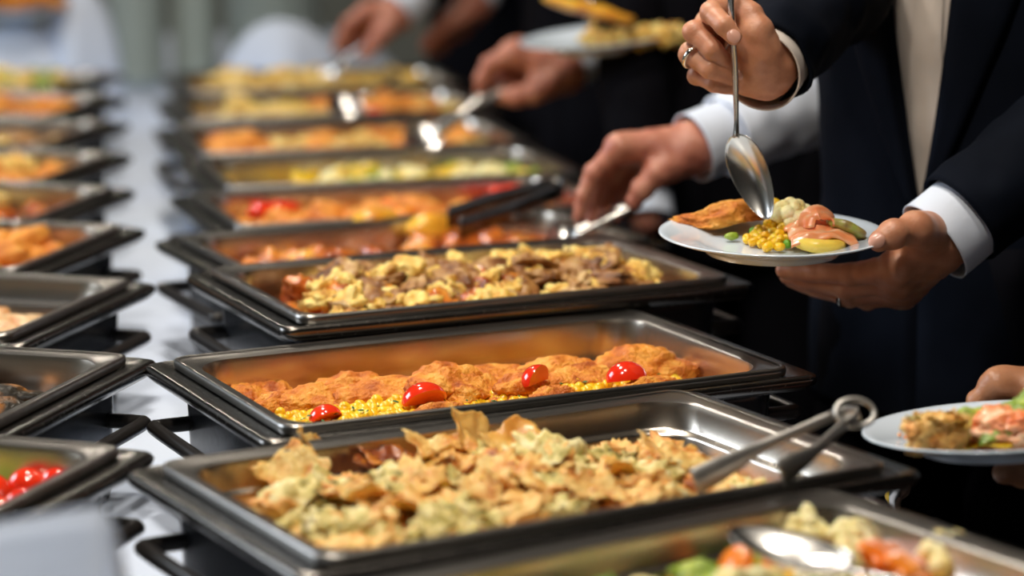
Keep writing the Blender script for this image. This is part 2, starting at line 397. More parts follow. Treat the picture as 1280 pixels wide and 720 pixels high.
# ------------------------------------------------------------------ structure: room, table
def box_vf(x0, x1, y0, y1, z0, z1):
    V = [(x, y, z) for z in (z0, z1) for y in (y0, y1) for x in (x0, x1)]
    return V, [(0, 2, 3, 1), (4, 5, 7, 6), (0, 1, 5, 4), (2, 6, 7, 3), (0, 4, 6, 2), (1, 3, 7, 5)]
WALL = noisy('grey_green_plaster', [(.3, (.34, .38, .36)), (.7, (.40, .44, .42))], 2, .9, .1, 30, randomize=False)
WALLD = noisy('dark_wood_panelling', [(.3, (.020, .016, .014)), (.7, (.035, .027, .022))], 3, .6, .1, 30, stretch=(1, 1, 8), randomize=False)
CEIL = noisy('dark_ceiling_paint', [(.3, (.06, .06, .06)), (.7, (.08, .08, .08))], 2, .9, .1, 20, randomize=False)
FLOOR = noisy('dark_carpet', [(.3, (.03, .018, .016)), (.7, (.06, .035, .03))], 20, .95, .4, 200, randomize=False)
def structure(name, vf, m, label=None):
    return tag(mesh_obj(name, vf[0], vf[1], m, None, False), label, None, None, 'structure')
structure('floor', box_vf(-3.6, 3.6, -1.5, 9.6, -.1, 0), FLOOR, 'dark carpeted floor under the buffet table')
structure('ceiling', box_vf(-3.6, 3.6, -1.5, 9.6, 3.0, 3.1), CEIL)
structure('wall_back', box_vf(-3.6, 3.6, 9.5, 9.6, 0, 3.0), WALL, 'grey green back wall far behind the buffet')
structure('wall_right', box_vf(3.5, 3.6, -1.5, 9.5, 0, 3.0), WALLD)
structure('wall_left', box_vf(-3.6, -3.5, -1.5, 9.5, 0, 3.0), WALL)
structure('wall_front', box_vf(-3.5, 3.5, -1.6, -1.5, 0, 3.0), WALLD)
structure('baseboard_back', box_vf(-3.5, 3.5, 9.47, 9.5, 0, .12), WALLD)
# lamps that give the ceiling light: rings around each light, the last around the added plate light
lampd = None
for i, (x, y) in enumerate([(-.35, 1.5), (-.45, 3.0), (-.7, 4.7), (-1.7, 7.6), (.18, 2.05)]):
    V, F = lathe([(.125, 2.90), (.15, 2.90), (.15, 3.0), (.125, 3.0), (.125, 2.90)], 32)
    o = mesh_obj('lamp_housing', V, F, STEEL); o.location = (x, y, 0)
    tag(o, 'round steel ceiling lamp housing above the buffet, %s one' % ['first', 'second', 'third', 'last', 'rightmost'][i], 'lamp', 'ceiling lamps over the table')

# table frame: axis leans left with distance
TA = Vector((-.150, .9887, 0)); TN = Vector((.9887, .150, 0)); T0 = Vector((.325, 2.5, 0))
def tp(s, t, z): p = T0 + TN * s + TA * t; return Vector((p.x, p.y, z))
TZ = .75
tbl = empty('buffet_table', tp(-.85, 1.5, 0), 0, label='long buffet table under a white cloth carrying two rows of pans', cat='table')
def child_world(o, root):
    o.matrix_parent_inverse = Matrix.Translation(-root.location) if not root.rotation_euler.z else (Matrix.Translation(root.location) @ Matrix.Rotation(root.rotation_euler.z, 4, 'Z')).inverted()
    return o
top = [tp(s, t, z) for z in (TZ - .03, TZ - .004) for t in (-1.6, 5.1) for s in (-1.7, -.01)]
child_world(mesh_obj('table_top', top, box_vf(0, 1, 0, 1, 0, 1)[1], WALLD, tbl, False), tbl)
for s in (-1.62, -.1):
    for t in (-1.5, 1.8, 5.0):
        V, F = tube([tp(s, t, 0), tp(s, t, TZ - .03)], [.025, .025], 10, 1); child_world(mesh_obj('leg', V, F, WALLD, tbl), tbl)
# tablecloth: flat top, hems hanging with soft folds
V, F = [], []
ns, nt = 60, 150
prof = [(-1.72, .32), (-1.715, .5), (-1.71, .70), (-1.70, TZ)] + [(-1.70 + 1.70 * k / 40, TZ) for k in range(1, 41)] + [(.012, .70), (.016, .5), (.02, .32)]
for j in range(nt + 1):
    t = -1.62 + 6.74 * j / nt
    for (s, z) in prof:
        dz = (TZ - z); f = .022 * dz / .4 * math.sin(t * 19 + .8 * math.sin(t * 7)) if dz > .02 else 0
        p = tp(s + (f if s > -.8 else -f), t, z)
        if dz <= .02: p.z += .0009 * noise.noise(Vector((p.x * 7, p.y * 7, 0)))
        V.append(p)
m = len(prof)
for j in range(nt):
    for i in range(m - 1): F.append((j * m + i, j * m + i + 1, (j + 1) * m + i + 1, (j + 1) * m + i))
o = mesh_obj('tablecloth', V, F, CLOTH); tag(o, 'white linen tablecloth running between the two rows of pans', 'tablecloth')
sm = o.modifiers.new('thick', 'SOLIDIFY'); sm.thickness = .0015; sm.offset = -1
V, F = [], []                    # a pressed crease that runs the length of the cloth
for j in range(61):
    t = -1.2 + 3.4 * j / 60
    for k, hz in ((-.004, .0002), (0, .0016), (.004, .0002)): V.append(tp(-.586 + k, t, TZ + .001 + hz))
for j in range(60):
    for i in range(2): F.append((j * 3 + i, j * 3 + i + 1, j * 3 + 4 + i, j * 3 + 3 + i))
child_world(mesh_obj('pressed_crease', V, F, CLOTH, o), o)

# ------------------------------------------------------------------ chafing dishes and food pans
PL, PW = .53, .325
def make_chafer():
    root = empty('chafing_dish', (0, 0, TZ))
    z = RIM - TZ
    V, F = rings_mesh([(.50, .285, .035, .012), (.515, .30, .04, .004), (.52, .305, .04, .02), (.525, .31, .04, z - .03), (.525, .31, .04, z - .014), (.512, .302, .03, z - .014), (.512, .302, .03, .03)], True, True)
    mesh_obj('holder_body', V, F, HOLD, root)
    # broad flange with a turned-down lip
    V, F = rings_mesh([(.515, .300, .03, z - .016), (.572, .347, .020, z - .018), (.581, .356, .016, z - .013), (.583, .358, .014, z - .008), (.580, .355, .016, z - .0045), (.572, .347, .02, z - .003), (.548, .339, .02, z - .006), (.512, .303, .03, z - .007)], n=6)
    mesh_obj('flange', V, F, HOLDRIM, root)
    for s in (-1, 1):
        x0, x1, w_ = .26, .30, .115
        P = [(s * x0, -w_, z - .055), (s * (x1 - .006), -w_, z - .055), (s * x1, -w_ + .012, z - .055), (s * x1, 0, z - .055), (s * x1, w_ - .012, z - .055), (s * (x1 - .006), w_, z - .055), (s * x0, w_, z - .055)]
        V, F = tube(P, [.0075] * 7, 10, 5, up=(0, 0, 1)); mesh_obj('handle', V, F, BLACK, root)
    for sx in (-1, 1):
        for sy in (-1, 1):
            V, F = cyl_vf(.014, .014); fo = mesh_obj('foot', V, F, BLACK, root); fo.location = (sx * .2, sy * .1, .007)
    return root
def make_pan(step):
    root = empty('food_pan', (0, 0, RIM))
    A = [(.528, .323, .018, -.0045), (.530, .325, .018, -.001), (.528, .323, .018, .0022), (.524, .319, .018, .003), (.516, .311, .02, .0012), (.504, .299, .034, .0012), (.498, .293, .042, -.001), (.496, .291, .044, -.006)]
    if step: A += [(.492, .287, .046, -.024), (.488, .283, .046, -.0265), (.480, .275, .044, -.0275), (.477, .272, .044, -.030)]
    else: A += [(.493, .288, .046, -.03)]
    A += [(.474 if step else .490, .269 if step else .285, .046, -.054), (.468, .263, .044, -.060), (.44, .235, .04, -.0625)]
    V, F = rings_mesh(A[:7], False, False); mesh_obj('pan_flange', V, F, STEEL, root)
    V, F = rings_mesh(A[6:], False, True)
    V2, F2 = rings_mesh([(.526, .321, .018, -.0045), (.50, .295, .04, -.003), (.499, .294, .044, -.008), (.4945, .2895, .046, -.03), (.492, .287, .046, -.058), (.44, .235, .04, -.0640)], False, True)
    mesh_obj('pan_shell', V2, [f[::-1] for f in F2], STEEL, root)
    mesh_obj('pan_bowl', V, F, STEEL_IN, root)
    # bright rolled bead around the edge
    V, F = rings_mesh([(.531, .326, .018, -.005), (.533, .328, .019, -.001), (.531, .326, .018, .003), (.526, .321, .018, .0040), (.522, .317, .017, .0031)], n=6)
    mesh_obj('rolled_rim', V, F, STEEL, root)
    return root
PANS = {  # x, y, yaw, step, text
 'R0': (None, None, 34, True, 'of mixed vegetables with a serving spoon, nearest in the right row'),
 'R1': (.0081, 2.1218, 29.65, True, 'of baked filo pastry with tongs, right row'),
 'R2': (-.0350, 2.5100, 25.7, False, 'of breaded chicken, sweetcorn and tomatoes, right row'),
 'R3': (-.0529, 2.9925, 24.3, False, 'heaped with browned meat and egg pieces, right row'),
 'R4': (-.1227, 3.1986, 25, False, 'of roast potatoes and glazed meat with dark tongs, right row'),
 'R5': (-.1547, 3.4853, 19, False, 'of breaded pieces, carrots and tomato, right row'),
 'R6': (-.1915, 3.8268, 15, False, 'of pale vegetables and green pieces, behind the carrot pan'),
 'R7': (-.2678, 4.2261, 14, False, 'of orange pieces and pale rice, where a hand serves'),
 'R8': (-.3298, 4.6516, 13, False, 'of orange and green food, second from the far end, right row'),
 'R9': (-.3824, 5.0502, 12, False, 'of pale yellow food, far end of right row'),
 'L1': (-.6425, 2.1197, -18.65, False, 'with whole cherry tomatoes, beside the folded napkin'),
 'L2': (-.6866, 2.4761, -16.2, False, 'with dark grilled fish, left row'),
 'L3': (-.7412, 2.8783, -15.5, True, 'half empty with pale roast meat slices, left row'),
 'L4': (-.8046, 3.2562, -15, False, 'full of orange breaded nuggets, left row'),
 'L5': (-.8633, 3.5821, -14, False, 'of yellow and brown egg pieces, left row'),
 'L6': (-.9167, 3.9320, -13, False, 'of yellow food with orange bits, behind the egg pan, left row'),
 'L7': (-.9773, 4.3283, -13, False, 'of brown food with little yellow, left row'),
 'L8': (-1.0368, 4.6989, -12, False, 'of orange and red pieces near the far end, left row'),
 'L9': (-1.0924, 5.0827, -12, False, 'of green and yellow food, far end of left row'),
}
PANS['R0'] = (.1252, 1.7557) + PANS['R0'][2:]
PANS['R3'] = (-.0510, 2.8730) + PANS['R3'][2:]
PANS['R4'] = (-.1260, 3.2350) + PANS['R4'][2:]
PANS['R5'] = (-.1560, 3.5550) + PANS['R5'][2:]
PANS['R6'] = (-.1915, 3.8800) + PANS['R6'][2:]
SC = {'R3': (.96, .96, .913), 'R4': (1, .92, .89), 'R5': (1, .92, .89), 'R6': (1, .96, .89)}
ch0 = make_chafer(); pn0 = make_pan(False); pn1 = make_pan(True); PM = {}
used = {'c': False, 0: False, 1: False}
for k, (x, y, yaw, step, txt) in PANS.items():
    sx, sy, rz = SC.get(k, (1, 1, RIM))
    c = copy_tree(ch0) if used['c'] else ch0; used['c'] = True
    c.location = (x, y, TZ); c.rotation_euler = (0, 0, R(yaw)); c.scale = (sx, sy, (rz - TZ) / (RIM - TZ))
    tag(c, 'dark chafing holder under the pan ' + txt.split(',')[0], 'chafing dish', 'chafing holders in two rows')
    src = pn1 if step else pn0
    p = copy_tree(src) if used[step] else src; used[step] = True
    p.location = (x, y, rz); p.rotation_euler = (0, 0, R(yaw)); p.scale = (sx, sy, 1)
    tag(p, 'rectangular steel food pan ' + txt, 'food pan', 'steel food pans in two rows')
    PM[k] = Matrix.Translation((x, y, rz)) @ Matrix.Rotation(R(yaw), 4, 'Z') @ Matrix.Diagonal((sx, sy, 1, 1))
def nrm(M): return Matrix.LocRotScale(M.translation, M.to_quaternion(), None)
PN = {k: nrm(M) for k, M in PM.items()}

# ------------------------------------------------------------------ food
def put(o, pan, u, v, z, rot=(0, 0, 0), s=1):
    o.matrix_world = PN[pan] @ Matrix.Translation((u, v, z)) @ Matrix.LocRotScale(None, Matrix.Rotation(rot[2], 3, 'Z') @ Matrix.Rotation(rot[1], 3, 'Y') @ Matrix.Rotation(rot[0], 3, 'X'), (s, s, s)); return o
def protos(name, kind, m, size, n=4, sub=3, **k):
    out = []
    for i in range(n):
        if kind == 'lump': vf = lump(size, sub, seed=i * 5 + len(name), **k)
        elif kind == 'cauli': vf = cauli_vf(size, i)
        elif kind == 'disc': vf = cyl_vf(size[0], size[1], amp=.15, seed=i)
        elif kind == 'sheet': vf = sheet_vf(size[0], size[1], i + 1, **k)
        me = bpy.data.meshes.new(name); me.from_pydata([tuple(v) for v in vf[0]], [], vf[1]); me.polygons.foreach_set('use_smooth', [True] * len(me.polygons)); me.materials.append(m); out.append(me)
    return out
def strew(pan, name, P, n, label, cat, group, u=(-.2, .2), v=(-.10, .10), z=(-.05, -.03), tilt=.5, s=(.85, 1.15), seed=0, prof=None, minsep=.6, rad=.02):
    rs = random.Random(seed * 131 + len(name)); pts = []; made = []
    for i in range(n):
        for tr in range(30):
            a, b = rs.uniform(*u), rs.uniform(*v)
            if all((a - c) ** 2 + (b - d) ** 2 > (rad * minsep) ** 2 for c, d in pts): break
        pts.append((a, b)); zz = rs.uniform(*z) + (prof(a, b) if prof else 0)
        o = bpy.data.objects.new(name, rs.choice(P)); COL.objects.link(o)
        put(o, pan, a, b, zz, (rs.uniform(-tilt, tilt), rs.uniform(-tilt, tilt), rs.uniform(0, 6.28)), rs.uniform(*s))
        tag(o, label, cat, group); made.append(o)
    return made
def bed(pan, name, m, label, z=-.052, amp=.006, cat='food', prof=None, freq=45, hl=.474, hw=.268, kind='stuff'):
    V, F = [], []; nx, ny = 90, 50
    for j in range(ny + 1):
        for i in range(nx + 1):
            u, v = (i / nx - .5) * hl, (j / ny - .5) * hw
            # squash to a rounded rectangle
            ex, ey = abs(u) / (hl / 2), abs(v) / (hw / 2); 
            if ex > .8 and ey > .7:
                k = 1 - .10 * ((ex - .8) / .2) * ((ey - .7) / .3); u *= k; v *= k
            h = z + (prof(u, v) if prof else 0) + amp * noise.noise(Vector((u * freq, v * freq, len(name)))) + amp * .5 * noise.noise(Vector((u * freq * 3, v * freq * 3, 4)))
            e = max(ex, ey)
            if e > .97: h = min(h, -.058)
            V.append((u, v, max(h, -.0605)))
    for j in range(ny):
        for i in range(nx): a = j * (nx + 1) + i; F.append((a, a + 1, a + nx + 2, a + nx + 1))
    o = mesh_obj(name, V, F, m); put(o, pan, 0, 0, 0); return tag(o, label, cat, None, kind)
def kernels(pan, name, m, n, label, reg, z, size=.0048, prof=None, seed=3, tilt=1.0, sub=1, cat='sweetcorn', parent=None, M=None):
    rs = random.Random(seed); V0, F0 = ICO[sub]; V, F = [], []
    for i in range(n):
        a, b = reg(rs); zz = rs.uniform(*z) + (prof(a, b) if prof else 0)
        Q = Matrix.Rotation(rs.uniform(0, 6.28), 3, 'Z') @ Matrix.Rotation(rs.uniform(-tilt, tilt), 3, 'X'); s = size * rs.uniform(.85, 1.15); k = len(V)
        for p in V0: V.append(Q @ Vector((p.x * s, p.y * s * .82, p.z * s * (1.05 + .25 * p.x))) + Vector((a, b, zz)))
        F += [tuple(x + k for x in f) for f in F0]
    o = mesh_obj(name, V, F, m, parent)
    if pan: put(o, pan, 0, 0, 0)
    return tag(o, label, cat, None, 'stuff')
def loc(pan, px, py, z):        # the local pan spot seen at a pixel on height z (relative to the rim)
    P = onz(px, py, PN[pan].translation.z + z); return PN[pan].inverted() @ P

# --- R2: breaded chicken, corn, tomato quarters
bed('R2', 'corn_bed', CORN, 'layer of sweetcorn under the breaded chicken and tomatoes', z=-.046, prof=lambda u, v: -.20 * max(0, v - .0), cat='sweetcorn')
def r2reg(rs): u = rs.uniform(-.215, .215); return u, rs.uniform(-.115, .02)
kernels('R2', 'sweetcorn', CORN, 2600, 'loose yellow sweetcorn kernels in front of the breaded chicken', r2reg, (-.050, -.040), .0064, prof=lambda u, v: .010 * (v + .115) / .13 + .004 * noise.noise(Vector((u * 30, v * 30, 0))), sub=2)
def herbs(pan, n, z, reg, prof=None, seed=1, m=None, label='chopped green herbs scattered over the sweetcorn'):
    rs = random.Random(seed); V, F = [], []
    for i in range(n):
        a, b = reg(rs); k = len(V); c = Vector((a, b, z + (prof(a, b) if prof else 0)))
        ang = rs.uniform(0, 6.28); d = Vector((math.cos(ang), math.sin(ang), rs.uniform(-.3, .3))) * rs.uniform(.0015, .004); e = Vector((-d.y, d.x, .001)) * .4; up = Vector((0, 0, .0012))
        V += [c - d - e, c + d - e, c + d + e, c - d + e, c + up]; F += [(k, k + 1, k + 4), (k + 1, k + 2, k + 4), (k + 2, k + 3, k + 4), (k + 3, k, k + 4), (k + 3, k + 2, k + 1, k)]
    o = mesh_obj('chopped_herbs', V, F, m or HERB, None, False); put(o, pan, 0, 0, 0); return tag(o, label, 'herbs', None, 'stuff')
herbs('R2', 50, -.030, lambda rs: (rs.gauss(.0, .12) % .4 - .2, rs.uniform(-.09, .0)), lambda u, v: .004)
CH = [protos('breaded_chicken', 'lump', BREAD, s_, 1, 5, amp=.42, freq=f_, amp2=.10, freq2=7.5)[0] for s_, f_ in (((.046, .025, .021), 1.5), ((.050, .023, .020), 1.8), ((.038, .026, .023), 1.6), ((.056, .025, .019), 1.4), ((.032, .022, .020), 1.7))]
chick = [  # px, py, height below rim, mesh, yaw, tilt, scale, where
 (310, 499, -.050, 2, .9, .1, .85, 'at the far left end of the row'), (352, 505, -.047, 1, .3, .1, .85, 'second from the left end, low against the rim'), (400, 498, -.044, 0, .2, .1, .90, 'third from the left, behind the leftmost tomato'),
 (345, 493, -.050, 4, 1.2, .2, .9, 'small and half hidden at the back on the left'), (440, 488, -.042, 4, -.5, .2, 1.1, 'short and dark behind the small leftmost tomato'), (488, 489, -.040, 3, .12, .05, .95, 'long and smooth between the two left tomatoes'), (556, 484, -.036, 2, .5, .2, 1.15, 'tall and round just behind the large middle tomato'),
 (592, 486, -.040, 0, .9, .3, .95, 'in front, touching the large middle tomato'), (610, 470, -.040, 3, .1, .0, .9, 'at the back of the heap in the middle'), (655, 480, -.038, 1, .5, .2, .95, 'left of the third tomato, pale and rough'),
 (700, 465, -.038, 0, .2, .15, 1.0, 'right behind the third tomato'), (735, 466, -.036, 3, .3, .1, .82, 'broad and pale between the two right tomatoes'), (795, 456, -.036, 2, .0, .1, 1.1, 'behind the rightmost tomato'),
 (825, 457, -.036, 3, -.35, .1, .78, 'smooth and golden right of the rightmost tomato'), (870, 460, -.044, 4, .8, .3, .75, 'small dark crumbly one at the far right end'), (862, 470, -.052, 4, .1, .1, .7, 'little flat one low at the right end'),
 (545, 512, -.034, 1, .15, .0, .62, 'flat pale one lying on the corn in front'), (690, 492, -.036, 4, .1, .0, .75, 'low one on the corn under the third tomato'), (810, 478, -.036, 1, .1, .0, .66, 'low one on the corn under the rightmost tomato'), (640, 498, -.044, 4, .6, .0, .6, 'small one sunk in the corn in the middle')]
for px, py, z, mi, ya, ti, s, wh in chick:
    q = loc('R2', px, py, z + .012); o = bpy.data.objects.new('breaded_chicken', CH[mi]); COL.objects.link(o)
    put(o, 'R2', q.x, q.y, z + .004 - .002 * (px > 600), (ti, ti * .4, ya), s * 1.12); tag(o, 'golden breaded chicken piece, ' + wh, 'breaded chicken', 'breaded chicken in the sweetcorn pan')
def tomato_quarter(s=1):
    # a wedge of a small tomato: outer skin and cut flesh
    V, F = [], []; n, m2 = 20, 14
    for j in range(m2 + 1):
        th = math.pi * j / m2
        for i in range(n + 1):
            ph = R(-62) + R(124) * i / n; r = .021 * s
            V.append((r * 1.15 * math.cos(th), r * math.sin(th) * math.sin(ph), r * math.sin(th) * math.cos(ph)))
    w_ = n + 1
    for j in range(m2):
        for i in range(n): a = j * w_ + i; F.append((a, a + 1, a + w_ + 1, a + w_))
    a0 = len(V)
    for j in range(m2 + 1):
        th = math.pi * j / m2; V.append((.021 * 1.1 * s * math.cos(th), 0, -.001))
    skin = (list(V), list(F)); F2 = []
    for j in range(m2): F2.append((j * w_, (j + 1) * w_, a0 + j + 1, a0 + j)); F2.append((a0 + j, a0 + j + 1, (j + 1) * w_ + n, j * w_ + n))
    return skin, (V, F2)
for px, py, z, ya, ti, s, wh in [(407, 517, -.026, .25, -.2, .82, 'small leftmost'), (531, 496, -.020, .10, -.35, 1.12, 'largest, second from left'), (673, 470, -.014, .6, -.9, .95, 'third from left, standing taller'), (783, 468, -.018, .0, .25, 1.05, 'rightmost')]:
    (a, b) = tomato_quarter(s * .88); q = loc('R2', px, py, z)
    root = mesh_obj('tomato_wedge', a[0], a[1], TOM); put(root, 'R2', q.x, q.y, z - .006, (ti, 0, ya)); mesh_obj('cut_flesh', b[0], b[1], TOMF, root)
    tag(root, 'glossy red tomato wedge on the chicken and corn, ' + wh, 'tomato', 'tomato wedges in the chicken pan')

# --- R1: filo pastry bake
def r1p(u, v): return .018 * math.exp(-((u + .03) ** 2) / .03) + .006 * math.sin(u * 40) * math.sin(v * 50)
bake = bed('R1', 'filo_bake', FILO, 'baked filo pie with crumpled golden crust filling the pan with tongs', z=-.042, amp=.016, prof=r1p, freq=32, hl=.462, hw=.258, kind='thing', cat='pastry')
def onbake(o, u, v, z, rot, s=1):
    o.matrix_local = Matrix.Translation((u, v, z)) @ Matrix.LocRotScale(None, Matrix.Rotation(rot[2], 3, 'Z') @ Matrix.Rotation(rot[1], 3, 'Y') @ Matrix.Rotation(rot[0], 3, 'X'), (s, s, s))
SH = [protos('filo_flake', 'sheet', mm, (a, b), 2, amp=am * .7, freq=fr, curl=.2)[k] for mm, a, b, am, fr in ((FILO, .075, .06, .012, 45), (FILOT, .07, .05, .010, 40), (FILOG, .06, .05, .012, 60), (BURNT, .05, .032, .008, 50), (FILO, .055, .04, .010, 70)) for k in (0, 1)]
LG = protos('pastry_lump', 'lump', FILOG, (.030, .024, .016), 4, 4, amp=.6, freq=2.2, amp2=.34, freq2=9) + protos('pastry_lump', 'lump', FILO, (.030, .022, .015), 4, 4, amp=.6, freq=2.2, amp2=.30, freq2=9)
rs = random.Random(5)
for i in range(95):
    u, v = rs.uniform(-.195, .195), rs.uniform(-.105, .108); z = -.040 + r1p(u, v) + rs.uniform(-.006, .008)
    if u > .14 and v < -.03: z -= .012
    o = bpy.data.objects.new('pastry_lump', rs.choice(LG[:4] if rs.random() < .38 else LG[4:])); COL.objects.link(o); o.parent = bake; onbake(o, u, v, z, (rs.uniform(-.6, .6), rs.uniform(-.6, .6), rs.uniform(0, 6)), rs.uniform(.7, 1.15))
for i in range(40):
    u, v = rs.uniform(-.18, .18), rs.uniform(-.10, .11); z = -.027 + r1p(u, v) + rs.uniform(-.004, .006)
    o = bpy.data.objects.new('filo_flake', SH[rs.choice([0, 1, 2, 3, 4, 5, 8, 9, 0, 1])]); COL.objects.link(o); o.parent = bake; onbake(o, u, v, z, (rs.uniform(-.35, .35), rs.uniform(-.35, .35), rs.uniform(0, 6)), rs.uniform(.35, .65))
def bakeat(px, py, h): return loc('R1', px, py, h)
for px, py, h, mi, rot, s in [(395, 560, -.006, 2, (.9, .3, .9), 1.05), (365, 585, -.010, 0, (.5, -.3, .5), 1.0), (588, 533, .004, 2, (1.0, .25, .55), 1.0), (640, 545, .0, 3, (.5, -.2, .3), 1.0), (560, 560, -.004, 0, (.35, .1, .2), 1.1),
                              (480, 565, -.008, 6, (.4, .1, .2), 1.0), (510, 575, -.006, 7, (.5, .1, .4), .9), (455, 575, -.008, 6, (.5, .1, 1.2), .8), (530, 570, -.004, 6, (.4, .2, .1), .8), (690, 560, -.008, 5, (.4, .1, .3), 1.0), (760, 570, -.008, 4, (.4, .2, .6), 1.0), (850, 570, -.01, 0, (.3, .3, .2), 1.1), (640, 620, -.008, 0, (.3, 0, .2), 1.2), (540, 630, -.01, 1, (.3, 0, .9), 1.2), (450, 620, -.01, 0, (.4, .2, 2), 1.1), (700, 600, -.01, 8, (.3, .2, 2), 1.2), (800, 590, -.01, 1, (.3, .2, 1), 1.1)]:
    q = bakeat(px, py, h); o = bpy.data.objects.new('filo_flake', SH[mi]); COL.objects.link(o); o.parent = bake; onbake(o, q.x, q.y, h - .004, rot, s * .8)
V, F = [], []
# --- tongs in R1
def tongs(label, A_end, B_end, loop, width=.013, wd=(0, 0, 1), bend=None, blade=.034, spread=None, m=CHROME, name='serving_tongs', ring=False):
    """two arms running from the blades to a round spring bend at the hinge end"""
    root = empty(name, tuple(loop)); d = (Vector(A_end) - Vector(loop)).normalized(); nv = (Vector(B_end) - Vector(A_end)); nv = (nv - d * nv.dot(d)).normalized(); g = .013
    for nm, E, s in (('upper_arm', A_end, -1), ('lower_arm', B_end, 1)):
        E = Vector(E); P0 = Vector(loop) + nv * g * s; mid = P0.lerp(E, .5) + nv * s * .006
        V, F = ribbon([P0, P0.lerp(mid, .5), mid, E.lerp(mid, .35), E], [width, width, width * 1.15, blade * .9, blade], nv.cross(d), .0022, 6)
        child_world(mesh_obj(nm, V, F, m, root), root)
    arc = [Vector(loop) + nv * g * math.cos(a) - d * g * 1.25 * math.sin(a) for a in [math.pi * k / 8 for k in range(9)]]
    V, F = ribbon(arc, [width, width], nv.cross(d), .0022, 3); child_world(mesh_obj('spring_bend', V, F, m, root), root)
    if ring:
        V, F = tube([Vector((.0165 * math.cos(a), .0125 * math.sin(a), 0)) for a in [2 * math.pi * k / 24 for k in range(24)]] + [Vector((.0165, 0, 0))], [.0024, .0024], 8, 1, cap=False)
        c = Vector(loop) - d * .014; n_ = (Vector((0, 0, CAMH)) - c).normalized() + Vector((.2, 0, .5)); child_world(mesh_obj('hinge_ring', xf(V, Matrix.Translation(c) @ n_.to_track_quat('Z', 'Y').to_matrix().to_4x4()), F, m, root), root)
    return tag(root, label, 'tongs')
tongs('steel serving tongs resting in the filo pastry with their spring end up on the rim', at(868, 603, 2.07), at(975, 592, 2.03), at(1050, 524, 2.10), .0085, blade=.024, m=TONGM, ring=True)

# --- generic pans
G = {}
G['egg'] = protos('egg_piece', 'lump', EGGC, (.024, .018, .013), 4, 4, amp=.6, freq=2, amp2=.22, freq2=6)
G['meat'] = protos('browned_meat', 'lump', MEAT, (.029, .020, .010), 5, 4, amp=.5, freq=1.8, amp2=.14, freq2=6, bend=.5)
G['glaze'] = protos('glazed_meat', 'lump', SAUCE, (.025, .018, .013), 4, 3, amp=.5, freq=1.8, amp2=.15, freq2=6)
G['potato'] = protos('roast_potato', 'lump', POTATO, (.034, .022, .019), 4, 3, amp=.25, freq=1.3, amp2=.03)
G['nugget'] = protos('breaded_nugget', 'lump', BREADD, (.036, .020, .017), 4, 3, amp=.45, freq=1.7, amp2=.1, freq2=6)
G['pork'] = protos('roast_pork', 'lump', PORK, (.040, .026, .012), 4, 3, amp=.3, freq=1.3, amp2=.05)
G['fish'] = protos('grilled_fish', 'lump', FISH, (.085, .026, .015), 3, 4, amp=.25, freq=1.6, amp2=.08, freq2=7, bend=.3)
G['carrot'] = protos('carrot_slice', 'disc', CARROT, (.015, .012), 4)
G['cauli'] = protos('cauliflower_floret', 'cauli', CAULI, .022, 4)
G['green'] = protos('green_vegetable', 'lump', GREEN, (.022, .014, .010), 4, 3, amp=.6, freq=2, amp2=.2, freq2=7)
G['yellow'] = protos('yellow_vegetable', 'lump', YELLV, (.026, .016, .010), 4, 3, amp=.4, freq=1.6)
G['filoy'] = protos('fried_slice', 'lump', PALEFRY, (.036, .024, .011), 4, 3, amp=.4, freq=1.6)
G['orange'] = protos('red_pepper_piece', 'lump', CARROT, (.026, .016, .010), 3, 3, amp=.4, freq=1.6)
G['tom'] = protos('cherry_tomato', 'lump', TOM, (.0165, .0165, .0155), 2, 4, amp=.03, freq=1, amp2=0)
G['red'] = protos('red_pepper_piece', 'lump', TOM, (.026, .016, .010), 3, 3, amp=.4, freq=1.6)
bed('R3', 'pan_juices', SAUCE, 'red brown juices under the browned meat and egg pieces', z=-.046, amp=.010)
def r3p(u, v): return .022 * math.exp(-(v / .08) ** 2) - .05 * max(0, v - .05)
strew('R3', 'browned_meat', G['meat'], 92, 'browned slice of meat heaped with yellow egg pieces', 'meat', 'browned meat in the heaped pan', (-.17, .19), (-.11, .085), (-.034, -.014), .7, (.8, 1.25), 1, r3p, .7, .03)
strew('R3', 'egg_piece', G['egg'], 66, 'yellow egg coated chunk among the browned meat', 'egg', 'yellow egg chunks in the heaped pan', (-.19, .20), (-.115, .09), (-.038, -.018), .9, (.75, 1.2), 2, r3p, .7, .03)
strew('R3', 'glazed_meat', G['glaze'], 42, 'dark red glazed meat bit between the egg chunks', 'meat', 'red glazed bits in the heaped pan', (-.20, .17), (-.115, .08), (-.036, -.022), .7, (.6, 1.0), 3, r3p, .7, .03)
bed('R4', 'roast_juices', SAUCE, 'red juices under the roast potatoes', z=-.048, amp=.008)
strew('R4', 'glazed_meat', G['glaze'], 70, 'red glazed roast meat chunk behind the heaped egg pan', 'meat', 'red glazed roast meat', (-.20, .21), (-.10, .10), (-.040, -.024), .6, (.8, 1.3), 4)
for px, py, s, wh in ((470, 283, 1.15, 'left of the pair'), (538, 287, 1.0, 'right of the pair')):
    q = loc('R4', px, py, -.010); o = bpy.data.objects.new('roast_potato', G['potato'][0]); COL.objects.link(o); put(o, 'R4', q.x, q.y, -.006, (0, 0, .2), s); tag(o, 'large yellow roast potato on the red glazed meat, ' + wh, 'potato', 'large roast potatoes')
strew('R4', 'roast_potato', G['potato'], 10, 'small yellow roast potato among red glazed meat', 'potato', 'small roast potatoes', (-.16, .06), (-.10, .06), (-.036, -.024), .4, (.5, .7), 5)
bed('R5', 'carrot_bed', CARROT, 'orange carrot layer under the breaded pieces', z=-.046, amp=.008)
